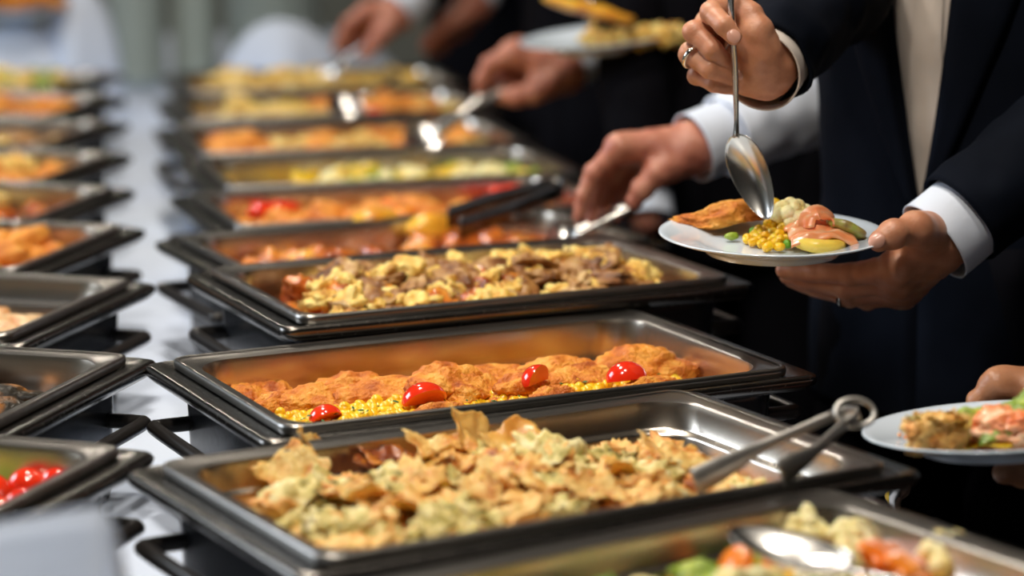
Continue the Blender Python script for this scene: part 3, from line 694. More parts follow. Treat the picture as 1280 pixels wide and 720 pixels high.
strew('R5', 'breaded_nugget', G['nugget'], 42, 'orange breaded nugget among carrots in the pan with tomato halves', 'nugget', 'nuggets in the carrot pan', (-.20, .20), (-.10, .10), (-.036, -.022), .4, (.8, 1.1), 6)
strew('R5', 'carrot_slice', G['carrot'], 40, 'orange carrot slice beside the nuggets and tomato', 'carrot', 'carrot slices in the nugget pan', (-.10, .20), (-.10, .05), (-.026, -.018), .8, (.8, 1.3), 7)
for px, py, wh in ((330, 258, 'left one of the left pair'), (356, 257, 'right one of the left pair'), (628, 238, 'beside the dark tongs, left'), (645, 236, 'beside the dark tongs, right')):
    q = loc('R5', px, py, -.006); o = bpy.data.objects.new('tomato_half', G['red'][0]); COL.objects.link(o); put(o, 'R5', q.x, q.y, -.010, (.3, 0, .2), .95); tag(o, 'bright red tomato half on the nuggets, ' + wh, 'tomato', 'tomato halves on the nuggets')
bed('R6', 'oily_juices', YELLV, 'yellow oily juices under the pale and green vegetables', z=-.052, amp=.006)
strew('R6', 'cauliflower_floret', G['cauli'], 30, 'pale cauliflower floret among yellow and green vegetables', 'cauliflower', 'cauliflower behind the carrot pan', (-.09, .21), (-.10, .10), (-.038, -.026), .6, (.8, 1.15), 8)
strew('R6', 'yellow_vegetable', G['yellow'], 36, 'yellow pepper piece among the pale cauliflower', 'pepper', 'yellow pepper behind the carrot pan', (-.12, .21), (-.10, .10), (-.036, -.022), .7, (.8, 1.2), 9)
strew('R6', 'green_vegetable', G['green'], 32, 'dark green vegetable piece among the pale cauliflower', 'vegetable', 'green pieces behind the carrot pan', (-.12, .21), (-.10, .10), (-.036, -.022), .7, (.8, 1.3), 10)
def simple(pan, bm_, items, seed):
    bed(pan, 'food_layer', bm_[0], bm_[1], z=-.046, amp=.008)
    for k, (g, name, n, label, cat, u, v, z) in enumerate(items):
        strew(pan, name, G[g], n, label, cat, label[:48], u, v, z, .5, (.85, 1.25), seed + k)
FU, FV = (-.20, .20), (-.10, .10)
simple('R7', (PALEFRY, 'pale golden layer under the orange nuggets by the serving hand'), [('nugget', 'breaded_nugget', 60, 'orange nugget in the pan under the silver server', 'nugget', FU, FV, (-.036, -.012)), ('filoy', 'fried_slice', 24, 'pale fried slice among orange nuggets', 'fried slice', (-.12, .2), (-.10, .02), (-.030, -.010))], 20)
simple('R8', (PALEFRY, 'pale layer under the orange pieces second from the far end'), [('filoy', 'fried_slice', 44, 'pale golden fried slice, second pan from the far end', 'fried slice', FU, FV, (-.032, -.008)), ('nugget', 'breaded_nugget', 30, 'orange nugget, second pan from the far end', 'nugget', (-.02, .2), FV, (-.026, -.006)), ('red', 'red_pepper_piece', 8, 'red pepper piece, second pan from the far end', 'pepper', (.0, .15), FV, (-.02, -.008)), ('yellow', 'yellow_vegetable', 10, 'yellow pepper piece, second pan from the far end', 'pepper', FU, FV, (-.02, -.008))], 30)
simple('R9', (PALEFRY, 'pale yellow layer in the farthest right pan'), [('filoy', 'fried_slice', 60, 'pale yellow fried slice in the farthest right pan', 'fried slice', FU, FV, (-.030, .002)), ('egg', 'egg_piece', 30, 'yellow egg chunk in the farthest right pan', 'egg', FU, FV, (-.02, .004))], 40)
# left row
bed('L1', 'chopped_salad', GREEN, 'chopped green salad under the cherry tomatoes', z=-.050, amp=.010)
for k, (px, py, wh) in enumerate([(35, 604, 'left of the back pair'), (74, 602, 'right of the back pair'), (30, 630, 'in front of the back pair'), (2, 642, 'cut off at the frame edge, lowest'), (-12, 612, 'just beyond the frame edge')]):
    q = loc('L1', px, py, -.030)
    root = mesh_obj('cherry_tomato', *lump((.0185, .0185, .0175), 4, .03, 1, k, 0, 1), TOM); put(root, 'L1', q.x, q.y, -.034, (.2 * k, .3, k)); tag(root, 'shiny whole red cherry tomato by the white napkin, ' + wh, 'tomato', 'cherry tomatoes in the nearest left pan')
strew('L1', 'green_vegetable', G['green'], 46, 'pale green salad piece below the cherry tomatoes', 'salad', 'salad pieces in the nearest left pan', (.0, .12), (-.10, .10), (-.050, -.036), .8, (.9, 1.2), 11)
strew('L1', 'yellow_vegetable', G['yellow'], 12, 'yellow salad piece below the cherry tomatoes', 'salad', 'yellow pieces in the nearest left pan', (.0, .10), (-.10, .06), (-.042, -.032), .8, (.7, 1), 12)
bed('L2', 'pan_oil', FISH, 'dark oily layer under the grilled fish', z=-.050, amp=.004)
strew('L2', 'grilled_fish', G['fish'], 16, 'dark charred grilled fish piece with browned edges', 'fish', 'grilled fish pieces in the left row', (-.06, .14), (-.09, .10), (-.046, -.020), .15, (.75, 1.0), 13, None, .8, .04)
bed('L3', 'pork_juices', FILOT, 'thin brown juices under the roast pork slices', z=-.044, amp=.003)
strew('L3', 'roast_pork', G['pork'], 34, 'pale glossy slice of roast pork in the half empty pan', 'roast pork', 'roast pork slices', (-.05, .205), (-.11, .07), (-.040, -.024), .3, (.75, 1.1), 14)
bed('L4', 'breadcrumbs', BREADD, 'layer of breading crumbs under the orange nuggets', z=-.044, amp=.008)
strew('L4', 'breaded_nugget', G['nugget'], 80, 'orange breaded nugget heaped in the fourth left pan', 'nugget', 'orange nuggets in the left row', (-.14, .20), (-.10, .10), (-.038, -.006), .5, (.85, 1.15), 15)
simple('L5', (SAUCE, 'brown sauce under the yellow egg pieces, left row'), [('egg', 'egg_piece', 60, 'fluffy yellow egg chunk in the fifth left pan', 'egg', (-.1, .12), FV, (-.030, .002)), ('glaze', 'glazed_meat', 34, 'brown glazed meat bit in the fifth left pan', 'meat', (-.1, .2), FV, (-.036, -.014))], 50)
simple('L6', (PALEFRY, 'pale layer in the sixth left pan'), [('egg', 'egg_piece', 40, 'pale yellow chunk in the sixth left pan', 'egg', (-.1, .14), FV, (-.034, -.010)), ('nugget', 'breaded_nugget', 14, 'orange nugget in the sixth left pan', 'nugget', (.0, .2), FV, (-.036, -.012))], 60)
simple('L7', (MEAT, 'brown layer in the seventh left pan'), [('meat', 'browned_meat', 44, 'browned meat slice in the seventh left pan', 'meat', (-.1, .2), FV, (-.04, -.02)), ('yellow', 'yellow_vegetable', 6, 'yellow pepper piece in the seventh left pan', 'pepper', (.0, .2), FV, (-.026, -.012))], 70)
simple('L8', (SAUCE, 'reddish layer in the eighth left pan'), [('nugget', 'breaded_nugget', 46, 'orange nugget in the eighth left pan', 'nugget', (-.1, .2), FV, (-.034, -.006)), ('red', 'red_pepper_piece', 10, 'red pepper piece in the eighth left pan', 'pepper', (-.05, .2), FV, (-.02, -.004))], 80)
simple('L9', (GREEN, 'green layer in the farthest left pan'), [('filoy', 'fried_slice', 44, 'pale golden slice in the farthest left pan', 'fried slice', (-.1, .2), FV, (-.03, .004)), ('green', 'green_vegetable', 26, 'green vegetable piece in the farthest left pan', 'vegetable', (-.1, .2), FV, (-.02, .012)), ('yellow', 'yellow_vegetable', 20, 'yellow pepper piece in the farthest left pan', 'pepper', (-.1, .2), FV, (-.02, .010))], 90)
# R0 mixed vegetables
bed('R0', 'vegetable_bed', YELLV, 'yellow green vegetable layer under the mixed vegetables', z=-.044, amp=.008)
kernels('R0', 'sweetcorn', CORN, 1500, 'sweetcorn kernels at the back of the nearest mixed vegetables', lambda rs: (rs.uniform(-.21, .21), rs.uniform(-.1, .125)), (-.042, -.030), .0060, sub=1, seed=8)
strew('R0', 'green_vegetable', G['green'], 46, 'green bean or broccoli piece in the nearest mixed vegetables', 'vegetable', 'green pieces in the nearest pan', FU, (-.10, .12), (-.036, -.022), .8, (.8, 1.1), 101)
strew('R0', 'carrot_slice', G['carrot'], 26, 'orange carrot slice in the nearest mixed vegetables', 'carrot', 'carrot slices in the nearest pan', FU, (-.10, .11), (-.032, -.020), .8, (.9, 1.3), 102)
strew('R0', 'cauliflower_floret', G['cauli'], 24, 'cauliflower floret in the nearest mixed vegetables', 'cauliflower', 'cauliflower in the nearest pan', (.02, .21), (-.10, .115), (-.036, -.022), .6, (.8, 1.05), 103)
strew('R0', 'yellow_vegetable', G['yellow'], 40, 'yellow pepper piece in the nearest mixed vegetables', 'pepper', 'yellow pepper in the nearest pan', (-.2, .1), (-.10, .12), (-.034, -.022), .6, (.7, 1.0), 104)
for px, py, g, nm, s, h, wh in [(815, 714, 'carrot', 'carrot_slice', 1.5, -.036, 'orange carrot chunk left of the resting spoon bowl'), (1098, 690, 'orange', 'red_pepper_piece', 1.15, -.020, 'large orange red pepper piece right of the resting spoon'), (1130, 705, 'orange', 'red_pepper_piece', 1.1, -.020, 'orange red pepper piece below the large one, right of the spoon'), (1000, 664, 'cauli', 'cauliflower_floret', 1.2, -.024, 'cauliflower floret lying behind the resting spoon bowl'), (1062, 675, 'cauli', 'cauliflower_floret', .95, -.022, 'cauliflower floret between spoon and red pepper'), (1185, 702, 'cauli', 'cauliflower_floret', 1.25, -.022, 'large cauliflower floret at the right near the pan rim')]:
    q = loc('R0', px, py, h); o = bpy.data.objects.new(nm, G[g][1]); COL.objects.link(o); put(o, 'R0', q.x, q.y, h - .004, (.5, .2, .6), s); tag(o, wh, {'carrot': 'carrot', 'orange': 'pepper', 'cauli': 'cauliflower'}[g], 'picked out pieces in the nearest pan')

# ------------------------------------------------------------------ spoons and servers
def spoon(label, neck, tip, nrm_, handle, name='serving_spoon', wid=.046, dep=.011, hw=.010, m=CHROME, cat='spoon'):
    neck, tip = Vector(neck), Vector(tip); d = (tip - neck); Ln = d.length; d.normalize(); n = Vector(nrm_); n = (n - d * n.dot(d)).normalized(); s = d.cross(n)
    root = empty(name, tuple(neck)); V, F = [], []; A, B = 28, 12; th = .0011
    for lay in (0, 1):
        for j in range(B + 1):
            q = j / B
            for i in range(A):
                a = 2 * math.pi * i / A; x = math.cos(a) * q; y = math.sin(a) * q
                wv = wid / 2 * (1 - .22 * x) * 1.0
                V.append(neck + d * (Ln * (.5 + .5 * x)) + s * (y * wv) + n * (-(dep) * (1 - q * q) + (th if lay else 0)))
    o1 = (B + 1) * A
    for lay in (0, 1):
        for j in range(B):
            for i in range(A):
                k = (i + 1) % A; f = (lay * o1 + j * A + i, lay * o1 + j * A + k, lay * o1 + (j + 1) * A + k, lay * o1 + (j + 1) * A + i); F.append(f if lay else f[::-1])
    for i in range(A): k = (i + 1) % A; F.append((B * A + i, B * A + k, o1 + B * A + k, o1 + B * A + i))
    child_world(mesh_obj('spoon_bowl', V, F, m, root), root)
    if handle:
        V, F = ribbon([neck + d * .004] + [Vector(h) for h in handle], [hw * 1.1, hw * .62] + [hw] * (len(handle) - 1), s, .0026, 8); child_world(mesh_obj('spoon_handle', V, F, m, root), root)
    return tag(root, label, cat)
vc = (Vector((0, 0, CAMH)) - at(930, 220, 2.6)).normalized()
spoon('polished spoon held upright, its bowl tip dipping to the sweetcorn on the plate', at(918, 168, 2.60), at(961, 274, 2.585), (-.62, -.62, .32), [at(920.5, 150, 2.60), at(919, 90, 2.597), at(916, 45, 2.592), at(912, -30, 2.59), at(908, -62, 2.59)], wid=.044, dep=.013, hw=.0062)
spoon('large serving spoon lying bowl up in the nearest mixed vegetables', at(1062, 712, 1.80), at(912, 660, 1.86), (.05, -.25, 1), [at(1090, 718, 1.79), at(1200, 740, 1.74), at(1330, 735, 1.70)], wid=.050, dep=.012, hw=.014)
# plates
def plate(label, c, r, tilt=(0, 0), group=None):
    root = empty('dinner_plate', tuple(c)); root.rotation_euler = (tilt[0], tilt[1], 0)
    k = r / .118
    pf = [(0, .0), (.058 * k, .0), (.070 * k, .0008), (.078 * k, .0045), (.086 * k, .0080), (.110 * k, .0125), (.1165 * k, .0142), (.118 * k, .0138), (.1182 * k, .0125), (.110 * k, .0095), (.088 * k, .0042), (.078 * k, -.0005), (.071 * k, -.0045), (.069 * k, -.0075), (.066 * k, -.0078), (.064 * k, -.0045), (0, -.0042)]
    V, F = lathe(pf, 96); mesh_obj('plate_body', V, F, CHINA, root)
    return tag(root, label, 'plate', group)
PC = at(966, 294, 2.60); PTILT = (R(2.0), R(.4))
hero = plate('white round plate held by the man in navy suit, with breaded cutlet, corn and salmon', PC + Vector((0, 0, -.010)), .1165, PTILT, 'held dinner plates')
HM = Matrix.Translation(PC + Vector((0, 0, -.010))) @ Matrix.Rotation(PTILT[0], 4, 'X') @ Matrix.Rotation(PTILT[1], 4, 'Y')
def onplate(o, px, py, h, rot=(0, 0, 0), s=1, M=None):
    M = M or HM; P = onz(px, py, M.translation.z + h); q = M.inverted() @ P
    o.matrix_world = M @ Matrix.Translation((q.x, q.y, h)) @ Matrix.LocRotScale(None, Matrix.Rotation(rot[2], 3, 'Z') @ Matrix.Rotation(rot[1], 3, 'Y') @ Matrix.Rotation(rot[0], 3, 'X'), (s, s, s)); return o
# cutlet
V, F = ICO[5]; out = []
for v in V:
    x = v.x; wd = (1 - .45 * max(0, -x)) * (1 - .15 * x * x); r = 1 + .20 * noise.noise(v * 2.2 + Vector((3, 1, 0))) + .09 * noise.noise(v * 7) + .06 * noise.noise(v * 19)
    z = v.z * (.0165 if v.z > 0 else .006) * (1 - .55 * max(0, -x) ** 1.5) * (1 - .25 * max(0, x)) * r
    out.append(Vector((x * .049 * r, v.y * .024 * wd * r, z + .006 + .004 * math.sin(x * 3))))
o = mesh_obj('breaded_cutlet', out, F, BREAD); onplate(o, 906, 284, .008, (0, 0, .10), 1.10); tag(o, 'golden breaded cutlet on the left half of the held plate', 'cutlet')
# corn and peas on the plate: single kernels
KER = protos('corn_kernel', 'lump', CORN, (.0058, .0047, .0044), 3, 3, amp=.12, freq=1.2, amp2=0, box=.35)
PEAM = protos('pea', 'lump', PEA, (.0043, .0043, .0043), 1, 3, amp=.03, freq=1, amp2=0)
ks = [(934, 299, 0), (947, 300, 0), (960, 307, 0), (974, 307, 0), (953, 303, 0), (943, 294, .3), (966, 298, .3), (976, 299, .3), (951, 292, .6), (960, 290, .6), (970, 288, .7), (958, 295, .5), (985, 300, .1), (942, 302, 0), (975, 292, .8), (965, 283, 1.2), (972, 278, 1.5), (980, 285, 1.2), (985, 280, 1.6), (990, 287, 1.0), (968, 272, 2.0), (978, 272, 2.1), (963, 278, 1.6), (988, 275, 2.0), (966, 264, 2.9), (965, 258, 3.4), (975, 266, 2.6), (984, 268, 2.5), (970, 256, 3.3), (955, 298, .1), (968, 303, .1), (981, 293, .6), (958, 285, .9), (993, 281, 1.3), (949, 288, .8), (972, 282, 1.2), (976, 276, 1.9), (982, 271, 2.3), (960, 280, 1.5), (966, 290, .8), (990, 293, .6), (978, 286, 1.1), (970, 269, 2.4), (988, 283, 1.4), (963, 293, .4), (946, 296, .2), (984, 297, .4), (971, 302, .2)]
rs = random.Random(11)
for px, py, h in ks:
    o = bpy.data.objects.new('corn_kernel', rs.choice(KER)); COL.objects.link(o); onplate(o, px, py, .006 + h * .0085, (rs.uniform(-.9, .9), rs.uniform(-.9, .9), rs.uniform(0, 6)), rs.uniform(1.0, 1.25)); tag(o, 'yellow corn kernel in the small heap on the held plate', 'corn kernel', 'corn kernels on the held plate')
for px, py, h, wh in [(942, 290, .4, 'upper left, next to the cutlet'), (984, 304, .1, 'lowest, in front by the salmon'), (986, 291, .7, 'above, by the salmon edge'), (979, 300, .2, 'between the two by the salmon')]:
    o = bpy.data.objects.new('pea', PEAM[0]); COL.objects.link(o); onplate(o, px, py, .0055 + h * .0085, (0, 0, 0), 1.1); tag(o, 'round green pea in the corn on the held plate, ' + wh, 'pea', 'peas on the held plate')
o = mesh_obj('pea_pod_piece', *lump((.008, .005, .004), 3, .2), GREEN); onplate(o, 915, 296, .006, (0, 0, .3)); tag(o, 'small pale green vegetable bit in front of the cutlet', 'vegetable')
o = mesh_obj('cauliflower_floret', *cauli_vf(.0205, 3, 3), CAULI); onplate(o, 988, 275, .022, (.15, .2, 0), 1.05); tag(o, 'yellowish cauliflower floret behind the corn on the held plate', 'cauliflower')
o = mesh_obj('cauliflower_floret', *cauli_vf(.015, 5, 3), CAULI); onplate(o, 1004, 276, .016, (.1, .5, 0), 1.0); tag(o, 'smaller cauliflower floret touching the salmon on the held plate', 'cauliflower')
o = mesh_obj('potato_slice', *cyl_vf(.0215, .011, 32, .2, .12, 2), EGGY); onplate(o, 1024, 301, .009, (.08, .05, .3), 1.2); tag(o, 'thick yellow potato slice under the smoked salmon on the plate', 'potato')
# salmon sheet folded over the slice
def salmon():
    V, F = [], []; n = 26
    for lay in (0, 1):
        for j in range(n + 1):
            for i in range(n + 1):
                u, v = i / n * 2 - 1, j / n * 2 - 1
                x = u * .030 * (1 - .12 * v) + .004 * noise.noise(Vector((v * 2, u, 1))); y = v * .024 * (1 + .2 * u) + .003 * noise.noise(Vector((u * 2, v, 5)))
                r2 = math.hypot(x / .026, y / .024); z = .0155 - .014 * max(0, r2 - .80) ** 1.2 + .0035 * noise.noise(Vector((u * 2.2, v * 2.2, 2))) + .005 * math.exp(-((u + .1) ** 2 + (v - .35) ** 2) / .15)
                V.append((x, y, z - lay * .0018))
    m = n + 1; o_ = m * m
    for j in range(n):
        for i in range(n): a = j * m + i; F += [(a, a + 1, a + 1 + m, a + m), (o_ + a, o_ + a + m, o_ + a + 1 + m, o_ + a + 1)]
    bd = list(range(m)) + [j * m + n for j in range(1, m)] + [n * m + i for i in range(n - 1, -1, -1)] + [j * m for j in range(n - 1, 0, -1)]
    for k in range(len(bd)): a, b = bd[k], bd[(k + 1) % len(bd)]; F.append((a, o_ + a, o_ + b, b))
    return V, F
o = mesh_obj('smoked_salmon', *salmon(), SALMON); onplate(o, 1021, 300, .0075, (.20, -.05, .25), 1.05); tag(o, 'orange pink smoked salmon slice folded over the potato slice', 'salmon')
V, F = ribbon([(-.014, -.006, .004), (-.008, .004, .011), (.003, .006, .014), (.012, .0, .010), (.014, -.008, .004)], [.016, .020, .022, .018, .012], (0, 1, .3), .002, 6)
fold = mesh_obj('folded_flap', V, F, SALMON, o); fold.location = (.001, .002, .012)
o = mesh_obj('courgette_slice', *cyl_vf(.021, .010, 36, .25, .15, 4), ZUCC); onplate(o, 1056, 287, .017, (-.50, .38, 0), 1.05); tag(o, 'grilled courgette slice with browned face behind the salmon', 'courgette')
o = mesh_obj('potato_slice', *cyl_vf(.019, .009, 32, .25, .15, 6), BREADD); onplate(o, 1054, 293, .008, (.0, .0, 0), 1.0); tag(o, 'browned round slice half hidden under the courgette', 'potato')

# right front plate with pastry and salmon
P5C = at(1252, 550, 2.22)
p5 = plate('white plate at the right edge with filo pastry and chopped salmon', P5C, .122, (R(-4), R(-4)), 'held dinner plates')
P5M = Matrix.Translation(P5C) @ Matrix.Rotation(R(-4), 4, 'X') @ Matrix.Rotation(R(-4), 4, 'Y')
pr = mesh_obj('filo_pastry_portion', *lump((.036, .024, .022), 5, .25, 1.8, 2, .16, 8, box=.55), FILO); onplate(pr, 1170, 541, .021, (0, .0, .2), .9, P5M); tag(pr, 'square portion of layered filo pastry on the plate at the right edge', 'pastry')
for i in range(16):
    a = bpy.data.objects.new('filo_flake', SH[[0, 2, 4, 8, 5, 9][i % 6]]); COL.objects.link(a); a.parent = pr
    a.matrix_local = Matrix.Translation((rs.uniform(-.022, .022), rs.uniform(-.016, .016), .013 + rs.uniform(-.003, .004))) @ Matrix.LocRotScale(None, Matrix.Rotation(rs.uniform(0, 6), 3, 'Z') @ Matrix.Rotation(rs.uniform(-.7, .7), 3, 'X'), (.34,) * 3)
for i in range(6):
    V, F = sheet_vf(.046, .030, i + 20, .003, 14, .001, 90, 0, .08); a = mesh_obj('pastry_layer', V, F, [FILOG, GREEN, FILO][i % 3], pr); a.matrix_local = Matrix.Translation((0, -.002, -.010 + i * .0045))
sal = mesh_obj('chopped_salmon', *lump((.040, .028, .019), 5, .3, 2.5, 6, .2, 9), SALMON); onplate(sal, 1262, 540, .016, (0, 0, .2), 1.0, P5M); tag(sal, 'pink chopped salmon mound at the right edge of the plate', 'salmon')
o = mesh_obj('green_lettuce', *sheet_vf(.085, .045, 31, .010, 18, .0012, 70, 0, .3), GREEN); onplate(o, 1268, 520, .030, (.5, -.15, .2), 1.0, P5M); tag(o, 'green lettuce leaf lying behind the chopped salmon', 'lettuce')
o = mesh_obj('yellow_sauce', *sheet_vf(.075, .034, 33, .003, 14, .0015, 60, 0, .35), YELLV); onplate(o, 1215, 556, .009, (0, 0, .15), 1.0, P5M); tag(o, 'yellow sauce pool between pastry and salmon', 'sauce')
V, F = [], []
for i in range(26):
    s = rs.uniform(.0012, .0028); c = Vector((rs.uniform(-.09, -.05), rs.uniform(-.03, .035), .011)); k = len(V); V += [c + Vector(v) * s for v in ICO[1][0]]; F += [tuple(x + k for x in f) for f in ICO[1][1]]
o = mesh_obj('salmon_crumbs', V, F, SALMON); o.matrix_world = P5M; tag(o, 'tiny pink crumbs on the rim left of the pastry', 'crumbs', None, 'stuff')
# fork with tomato by the holder handle
fk = empty('table_fork', tuple(at(1126, 592, 2.42)))
V, F = ribbon([at(1131, 598, 2.42), at(1125, 612, 2.42), at(1119, 625, 2.42), at(1121, 650, 2.42)], [.016, .020, .012, .007], (1, 0, 0), .002, 6); child_world(mesh_obj('fork_neck', V, F, CHROME, fk), fk)
for k in range(4):
    V, F = tube([at(1125 + k * 3.4, 612 - k, 2.42), at(1128 + k * 3.6, 603 - k, 2.415), at(1131 + k * 3.4, 594, 2.42)], [.0011, .0011, .0007], 6, 3); child_world(mesh_obj('tine', V, F, CHROME, fk), fk)
tag(fk, 'small steel fork standing beside the rim of the filo pan holder', 'fork')
o = mesh_obj('tomato_chunk', *lump((.008, .007, .007), 3, .3, 1.5, 3), TOM); o.location = at(1117, 607, 2.44); tag(o, 'small red tomato chunk next to the little fork', 'tomato')
o = mesh_obj('yellow_vegetable', *lump((.006, .006, .010), 3, .3, 1.5, 5), YELLV); o.location = at(1115, 620, 2.44); tag(o, 'small yellow piece under the red chunk next to the fork', 'vegetable')

# far plate with fries/eggs, held
P3C = at(752, 55, 3.95)
p3 = plate('white plate of yellow food held by the person in an ivory sleeve', P3C, .125, (R(2), R(-5)), 'held dinner plates')
P3M = Matrix.Translation(P3C) @ Matrix.Rotation(R(2), 4, 'X') @ Matrix.Rotation(R(-5), 4, 'Y')
for i in range(14):
    a = bpy.data.objects.new('yellow_chunk', G['egg'][i % 4]); COL.objects.link(a); onplate(a, 745 + i % 7 * 16, 48 - (i // 7) * 6, .016, (.3 * i, .2, i), .9, P3M); tag(a, 'yellow food chunk on the plate held behind the spoon hand', 'egg', 'yellow chunks on the far held plate')
V, F = tube([at(680, -6, 3.85), at(712, 6, 3.85), at(745, 14, 3.85), at(792, 26, 3.84)], [(.018, .008), (.024, .011), (.024, .011), (.012, .007)], 24, 6, fold=.25, ffreq=60)
o = mesh_obj('fried_strip', V, F, POTATO); tag(o, 'long golden fried strip lifted above the far held plate', 'fried strip')
tg = tongs('steel tongs lifting the golden fried strip over the far plate', at(735, 4, 3.85), at(735, 22, 3.84), at(760, -170, 3.95), .012, blade=.02)
# R4 dark tongs, P2 tongs
tongs('dark steel tongs lying across the roast potato pan', at(560, 272, 3.30), at(575, 285, 3.26), at(690, 236, 3.42), .022, blade=.030, m=HOLDRIM)
spoon('bright steel server held by the white sleeved hand over the roast potato pan', at(722, 290, 3.17), at(690, 306, 3.15), (-.26, -.60, .60), [at(745, 279, 3.17), at(770, 266, 3.175), at(800, 252, 3.18)], wid=.05, hw=.016)
spoon('steel serving tool held by the dark suited guest over the orange nuggets', at(545, 163, 4.02), at(508, 182, 3.98), (-.13, -.82, .55), [at(575, 145, 4.04), at(600, 126, 4.07), at(634, 107, 4.09)], wid=.06, hw=.024)
spoon('steel serving spoon held by the farthest hand over the last pan', at(420, 84, 5.0), at(395, 106, 4.98), (0, -.6, .8), [at(432, 72, 5.0), at(450, 58, 5.0), at(462, 48, 5.0)], wid=.05, hw=.022)
spoon('round serving ladle shining in the pan of orange nuggets', at(445, 124, 4.30), at(415, 142, 4.26), (0, -.75, .65), [at(460, 116, 4.3), at(500, 96, 4.35)], wid=.062, dep=.014, hw=.010)

# ------------------------------------------------------------------ people
def ring_mesh(c, axis, r, parent, m=RINGM, gem=True):
    V, F = lathe([(r - .0009, -.0022), (r + .0012, -.002), (r + .0016, 0), (r + .0012, .002), (r - .0009, .0022), (r - .0009, -.0022)], 32)
    q = Vector(axis).to_track_quat('Z', 'Y').to_matrix().to_4x4(); M = Matrix.Translation(c) @ q; P = xf(V, M)
    return mesh_obj('finger_ring', P, F, m, parent)
def person(label, C, f, arms, jm=SUIT, sm=SHIRT, open_v=False, sh=1.44, skin=SKIN, group=None, jacket='jacket', fat=1.0, tm=SUITB):
    f = Vector((f[0], f[1], 0)).normalized(); rt = Vector((f.y, -f.x, 0)); C = Vector((C[0], C[1], 0)); up = Vector((0, 0, 1))
    root = empty('person', tuple(C)); tag(root, label, 'person', group)
    def L(a, b, c): return C + rt * a + f * b + up * c
    def add(nm, V, F, m, smooth=True): return child_world(mesh_obj(nm, V, F, m, root, smooth), root)
    hs = sh + .22; ang = math.atan2(rt.y, rt.x)
    # one continuous body
    prims = [ellip(L(0, 0, .95), (.165, .115, .13), ang), rcone(L(0, 0, 1.0), L(0, 0, sh - .14), .115, .125), rcone(L(-.12, 0, sh - .05), L(.12, 0, sh - .05), .06, .06), rcone(L(-.07, 0, 1.2), L(-.09, 0, sh - .14), .09, .10), rcone(L(.07, 0, 1.2), L(.09, 0, sh - .14), .09, .10),
             rcone(L(0, 0, sh), L(0, .015, sh + .12), .058, .052), ellip(L(0, .02, hs), (.076, .096, .118), ang), rcone(L(0, .055, hs - .07), L(0, .075, hs - .085), .045, .032), rcone(L(0, .108, hs + .01), L(0, .126, hs - .028), .008, .014),
             ellip(L(-.079, .0, hs - .01), (.010, .018, .032), ang), ellip(L(.079, .0, hs - .01), (.010, .018, .032), ang), rcone(L(-.03, .104, hs + .026), L(.03, .104, hs + .026), .010, .010), rcone(L(-.018, .108, hs - .062), L(.018, .108, hs - .062), .008, .008)]
    for s in (-1, 1):
        prims += [rcone(L(s * .09, 0, .92), L(s * .10, .01, .50), .085, .056), rcone(L(s * .10, .01, .50), L(s * .105, -.02, .09), .054, .036), rcone(L(s * .105, -.03, .05), L(s * .12, .13, .035), .038, .028)]
    pts = [L(-.25, -.15, 0), L(.25, .2, hs + .15), L(.25, -.15, 0), L(-.25, .2, 0)]
    for a in arms:
        S = L(a['side'] * .185, 0, sh - .045); a['S'] = S
        prims += [rcone(S, a['elbow'], .055, .040), rcone(a['elbow'], a['W'], .041, .027)]; pts += [S, a['elbow'], a['W']]
    lo = [min(p[i] for p in pts) - .06 for i in range(3)]; hi = [max(p[i] for p in pts) + .06 for i in range(3)]; lo[2] = -.01
    V, F = surface_net(U(prims, .03), lo, hi, .012); bodyp = [(V, F)]
    for a in arms:
        if 'fingers' in a: bodyp.append(hand_vf(a['W'], a['fingers'], a['thumb'], a['elbow'], a.get('s', 1.15), a.get('vox', .002)))
    V, F = join(bodyp); body = add('body', V, F, skin)
    for a in arms:
        for (P, d, n_, sc_) in a.get('nails', []): child_world(nail(P, d, n_, root, sc_), root)
        for (P, d, r) in a.get('rings', []): child_world(ring_mesh(P, d, r, root), root)
    # head details
    V, F = lump((.083, .103, .118), 4, .03, 2, 1); F = [q for q in F if not (V[q[0]].y > .028 and V[q[0]].z < .055) and V[q[0]].z > -.075]
    q4 = Matrix.Translation(L(0, .012, hs + .012)) @ Matrix.Rotation(math.atan2(f.y, f.x) - math.pi / 2, 4, 'Z'); add('hair', xf(V, q4), F, HAIR)
    for s in (-1, 1): add('eye', xf(ICO[2][0], Matrix.Translation(L(s * .031, .100, hs + .008)) @ Matrix.Scale(.0125, 4)), ICO[2][1], CHINA)
    # trousers and shoes
    tp_ = []
    for s in (-1, 1):
        tp_.append(tube([L(s * .10, -.015, .055), L(s * .10, 0, .30), L(s * .10, .01, .52), L(s * .095, 0, .75), L(s * .085, 0, .95)], [(.075, .08), (.075, .085), (.08, .088), (.095, .11), (.10, .125)], 28, 5, up=tuple(f), fold=.05, ffreq=9, fseed=s))
        V, F = tube([L(s * .105, -.09, .04), L(s * .105, -.05, .05), L(s * .11, .04, .045), L(s * .115, .14, .035), L(s * .12, .19, .028)], [(.020, .022), (.036, .045), (.042, .040), (.046, .034), (.022, .022)], 18, 5); add('shoe', V, F, SHOE)
    tp_.append(tube([L(0, 0, .80), L(0, 0, .92), L(0, 0, 1.02)], [(.19, .125), (.185, .125), (.165, .115)], 40, 4, up=tuple(f))); V, F = join(tp_); add('trousers', V, F, tm)
    # torso shells
    zs = [.74, .86, .98, 1.10, 1.22, 1.33, sh - .05, sh + .005, sh + .045]; A = [.200, .196, .184, .190, .203, .212, .205, .150, .078]; B = [.128, .130, .128, .132, .137, .138, .124, .096, .070]
